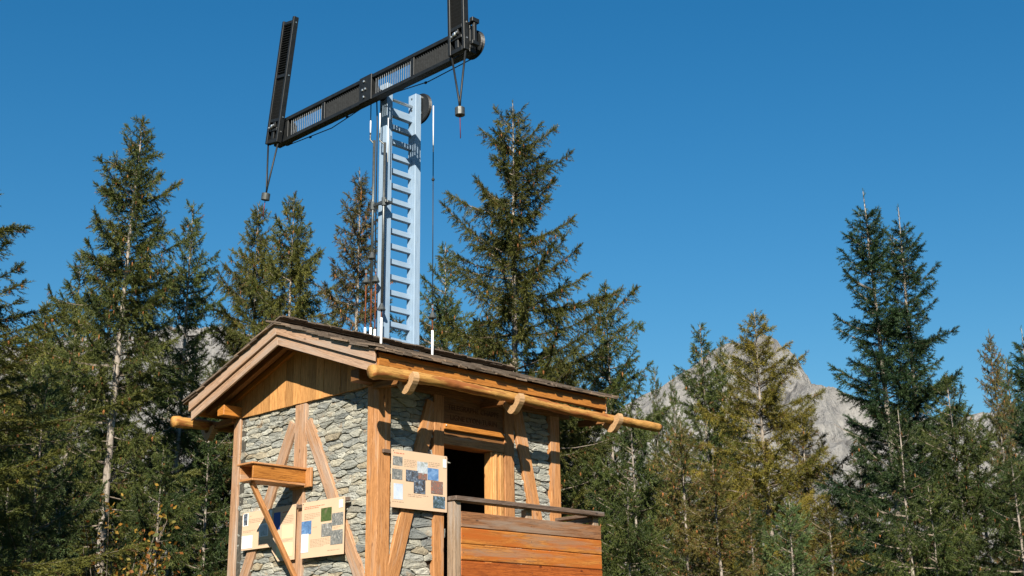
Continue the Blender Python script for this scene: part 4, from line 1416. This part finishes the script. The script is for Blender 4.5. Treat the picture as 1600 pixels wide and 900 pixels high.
for i, (kd, x, y, h, wd) in enumerate([
        ('S', 4.46, 16.54, 11.42, .9), ('H', 4.68, 18.65, 10.77, .95), ('S', 9.90, 19.22, 10.3, .9), ('S', 13.67, 8.08, 10.62, .85), ('N', 23.77, 14.67, 11.35, .5),
        ('N', 22.55, 12.99, 10.61, .5), ('S', 20.98, 10.06, 10.97, .6), ('R', 15.67, -0.91, 8.07, 1.0), ('S', 12.38, -0.90, 6.49, 1.0),
        ('S', 5.32, 21.66, 9.49, 1.1), ('S', 8.13, 22.52, 9.88, 1.1), ('D', 7.93, 18.07, 9.71, 1.1), ('H', 15.17, 10.92, 9.52, 1.1), ('S', 13.40, 8.39, 6.58, 1.3),
        ('O', 18.76, 6.17, 7.97, 1.0), ('S', 15.55, 17.52, 10.63, 1.0), ('S', 15.11, 20.46, 11.5, 1.0), ('S', 15.75, 14.63, 11.50, 1.0), ('S', 16.43, 12.50, 10.70, .95),
        ('S', 9.61, 24.01, 9.19, 1.1), ('S', 22.04, 6.52, 7.48, 1.1), ('S', 23.93, 11.06, 8.28, 1.1), ('N', 29.32, 5.31, 11.07, .9), ('S', 14.99, 23.03, 12.0, 1.0),
        ('S', 24.5, 2.2, 7.6, 1.1), ('S', 2.2, 19.5, 7.6, 1.1), ('S', -0.6, 17.0, 6.8, 1.1)]):
    if x in SLIM:
        tree(kd, x, y, h, i * 1.37, wd, "slender far spruce tip before the grey peak near the gutter log end", "slender spruces before the peak")
    else:
        tree(kd, x, y, h, i * 1.37, wd, OWN.get((x, y), L1), None if (x, y) in OWN else G1)
for i, (kd, x, y, h, wd) in enumerate([
        ('B', 2.06, 8.19, 4.83, .9), ('D', 5.63, 12.45, 7.04, 1.0), ('B', 11.63, 5.84, 6.77, .9), ('O', 9.85, 3.25, 5.71, 1.0), ('O', 9.03, 1.84, 4.61, 1.2), ('O', 13.85, 2.70, 4.68, 1.3),
        ('D', 11.07, -0.51, 5.64, 1.0), ('B', 13.43, -0.77, 5.81, 1.0), ('D', 11.83, -2.09, 4.71, 1.2), ('Y', 8.40, 0.09, 3.65, 1.1), ('B', 8.57, -2.22, 3.74, 1.0), ('D', 0.03, 7.57, 4.08, 1.1),
        ('B', 7.69, 2.75, 3.98, 1.0), ('B', 0.55, 10.64, 5.40, 1.0), ('D', 12.2, 3.4, 4.6, 1.2), ('D', 16.2, 3.4, 5.0, 1.2), ('B', 17.5, -1.2, 5.5, 1.2)]):
    tree(kd, x, y, h, i * 2.11, wd, OWN.get((x, y), L2), None if (x, y) in OWN else G2)

# unseen spruces added behind the viewpoint to cut low sky light
ring = random.Random(31)
for i in range(30):
    az = math.radians(128 + i * 7.6 + ring.uniform(-2.5, 2.5))
    rr = ring.uniform(24, 33)
    tree('SHNDBO'[i % 6], 0.5 + rr * math.cos(az), 0.5 + rr * math.sin(az), ring.uniform(9.5, 12.5), ring.uniform(0, 6), 1.15,
         "unseen spruce added to dim sky light, on the side of the clearing that the gable and balcony face", "unseen spruces added to dim sky light")

# autumn shrub
def shrub(x, y, h, w, seed, label):
    rng = np.random.default_rng(seed)
    g = float(hgt(np.float64(x), np.float64(y)))
    r = empty("autumn_shrub", (x, y, g), label, "shrub")
    sv, sf = [], []
    P_ = []
    for k in range(26):
        az = rng.uniform(0, 6.28)
        top = np.array([math.cos(az) * w * rng.uniform(.2, 1), math.sin(az) * w * rng.uniform(.2, 1), h * rng.uniform(.6, 1.05)])
        pts = [top * s * np.array([s ** .5, s ** .5, 1]) for s in np.linspace(0, 1, 5)]
        v, f = tube_data(pts, [.02 * (1 - .8 * s) for s in np.linspace(0, 1, 5)], 4, False)
        b0 = len(sv); sv += [tuple(q) for q in v]; sf += [tuple(b0 + i for i in q) for q in f]
        for s in rng.uniform(.45, 1.05, 70):
            q = top * s * np.array([s ** .5, s ** .5, 1])
            P_.append(q + rng.normal(0, .16, 3))
    P_ = np.array(P_)
    n = len(P_)
    a = rng.normal(0, 1, (n, 3)); a /= np.linalg.norm(a, axis=1)[:, None]
    b = np.cross(a, rng.normal(0, 1, (n, 3))); b /= np.linalg.norm(b, axis=1)[:, None]
    sz = rng.uniform(.025, .055, n)[:, None]
    V = np.stack([P_ - a * sz, P_ + b * sz * .6, P_ + a * sz, P_ - b * sz * .6], 1).reshape(-1, 3)
    F = np.arange(4 * n).reshape(n, 4)
    pal = np.array([(.42, .20, .03), (.50, .30, .05), (.34, .12, .025), (.26, .22, .05), (.12, .14, .03)])
    C = np.repeat(pal[rng.choice(5, n, p=[.3, .2, .2, .2, .1])] * rng.uniform(.6, 1.1, n)[:, None], 4, 0)
    st = pymesh("stems", sv, sf); st.materials.append(MAT['twig'])
    for nm, me in (("stems", st), ("foliage", mesh_np("foliage", V, F, 'leaf', C))):
        o = bpy.data.objects.new(nm, me); COL.objects.link(o); o.parent = r
shrub(0.4, 6.6, 3.1, 1.2, 5, "low shrub with orange and yellow autumn leaves below the tall spruce")
print("tris", sum(len(m.polygons) for m in bpy.data.meshes), {k: v['n'] for k, v in KIND.items()}, "objects", len(bpy.data.objects))
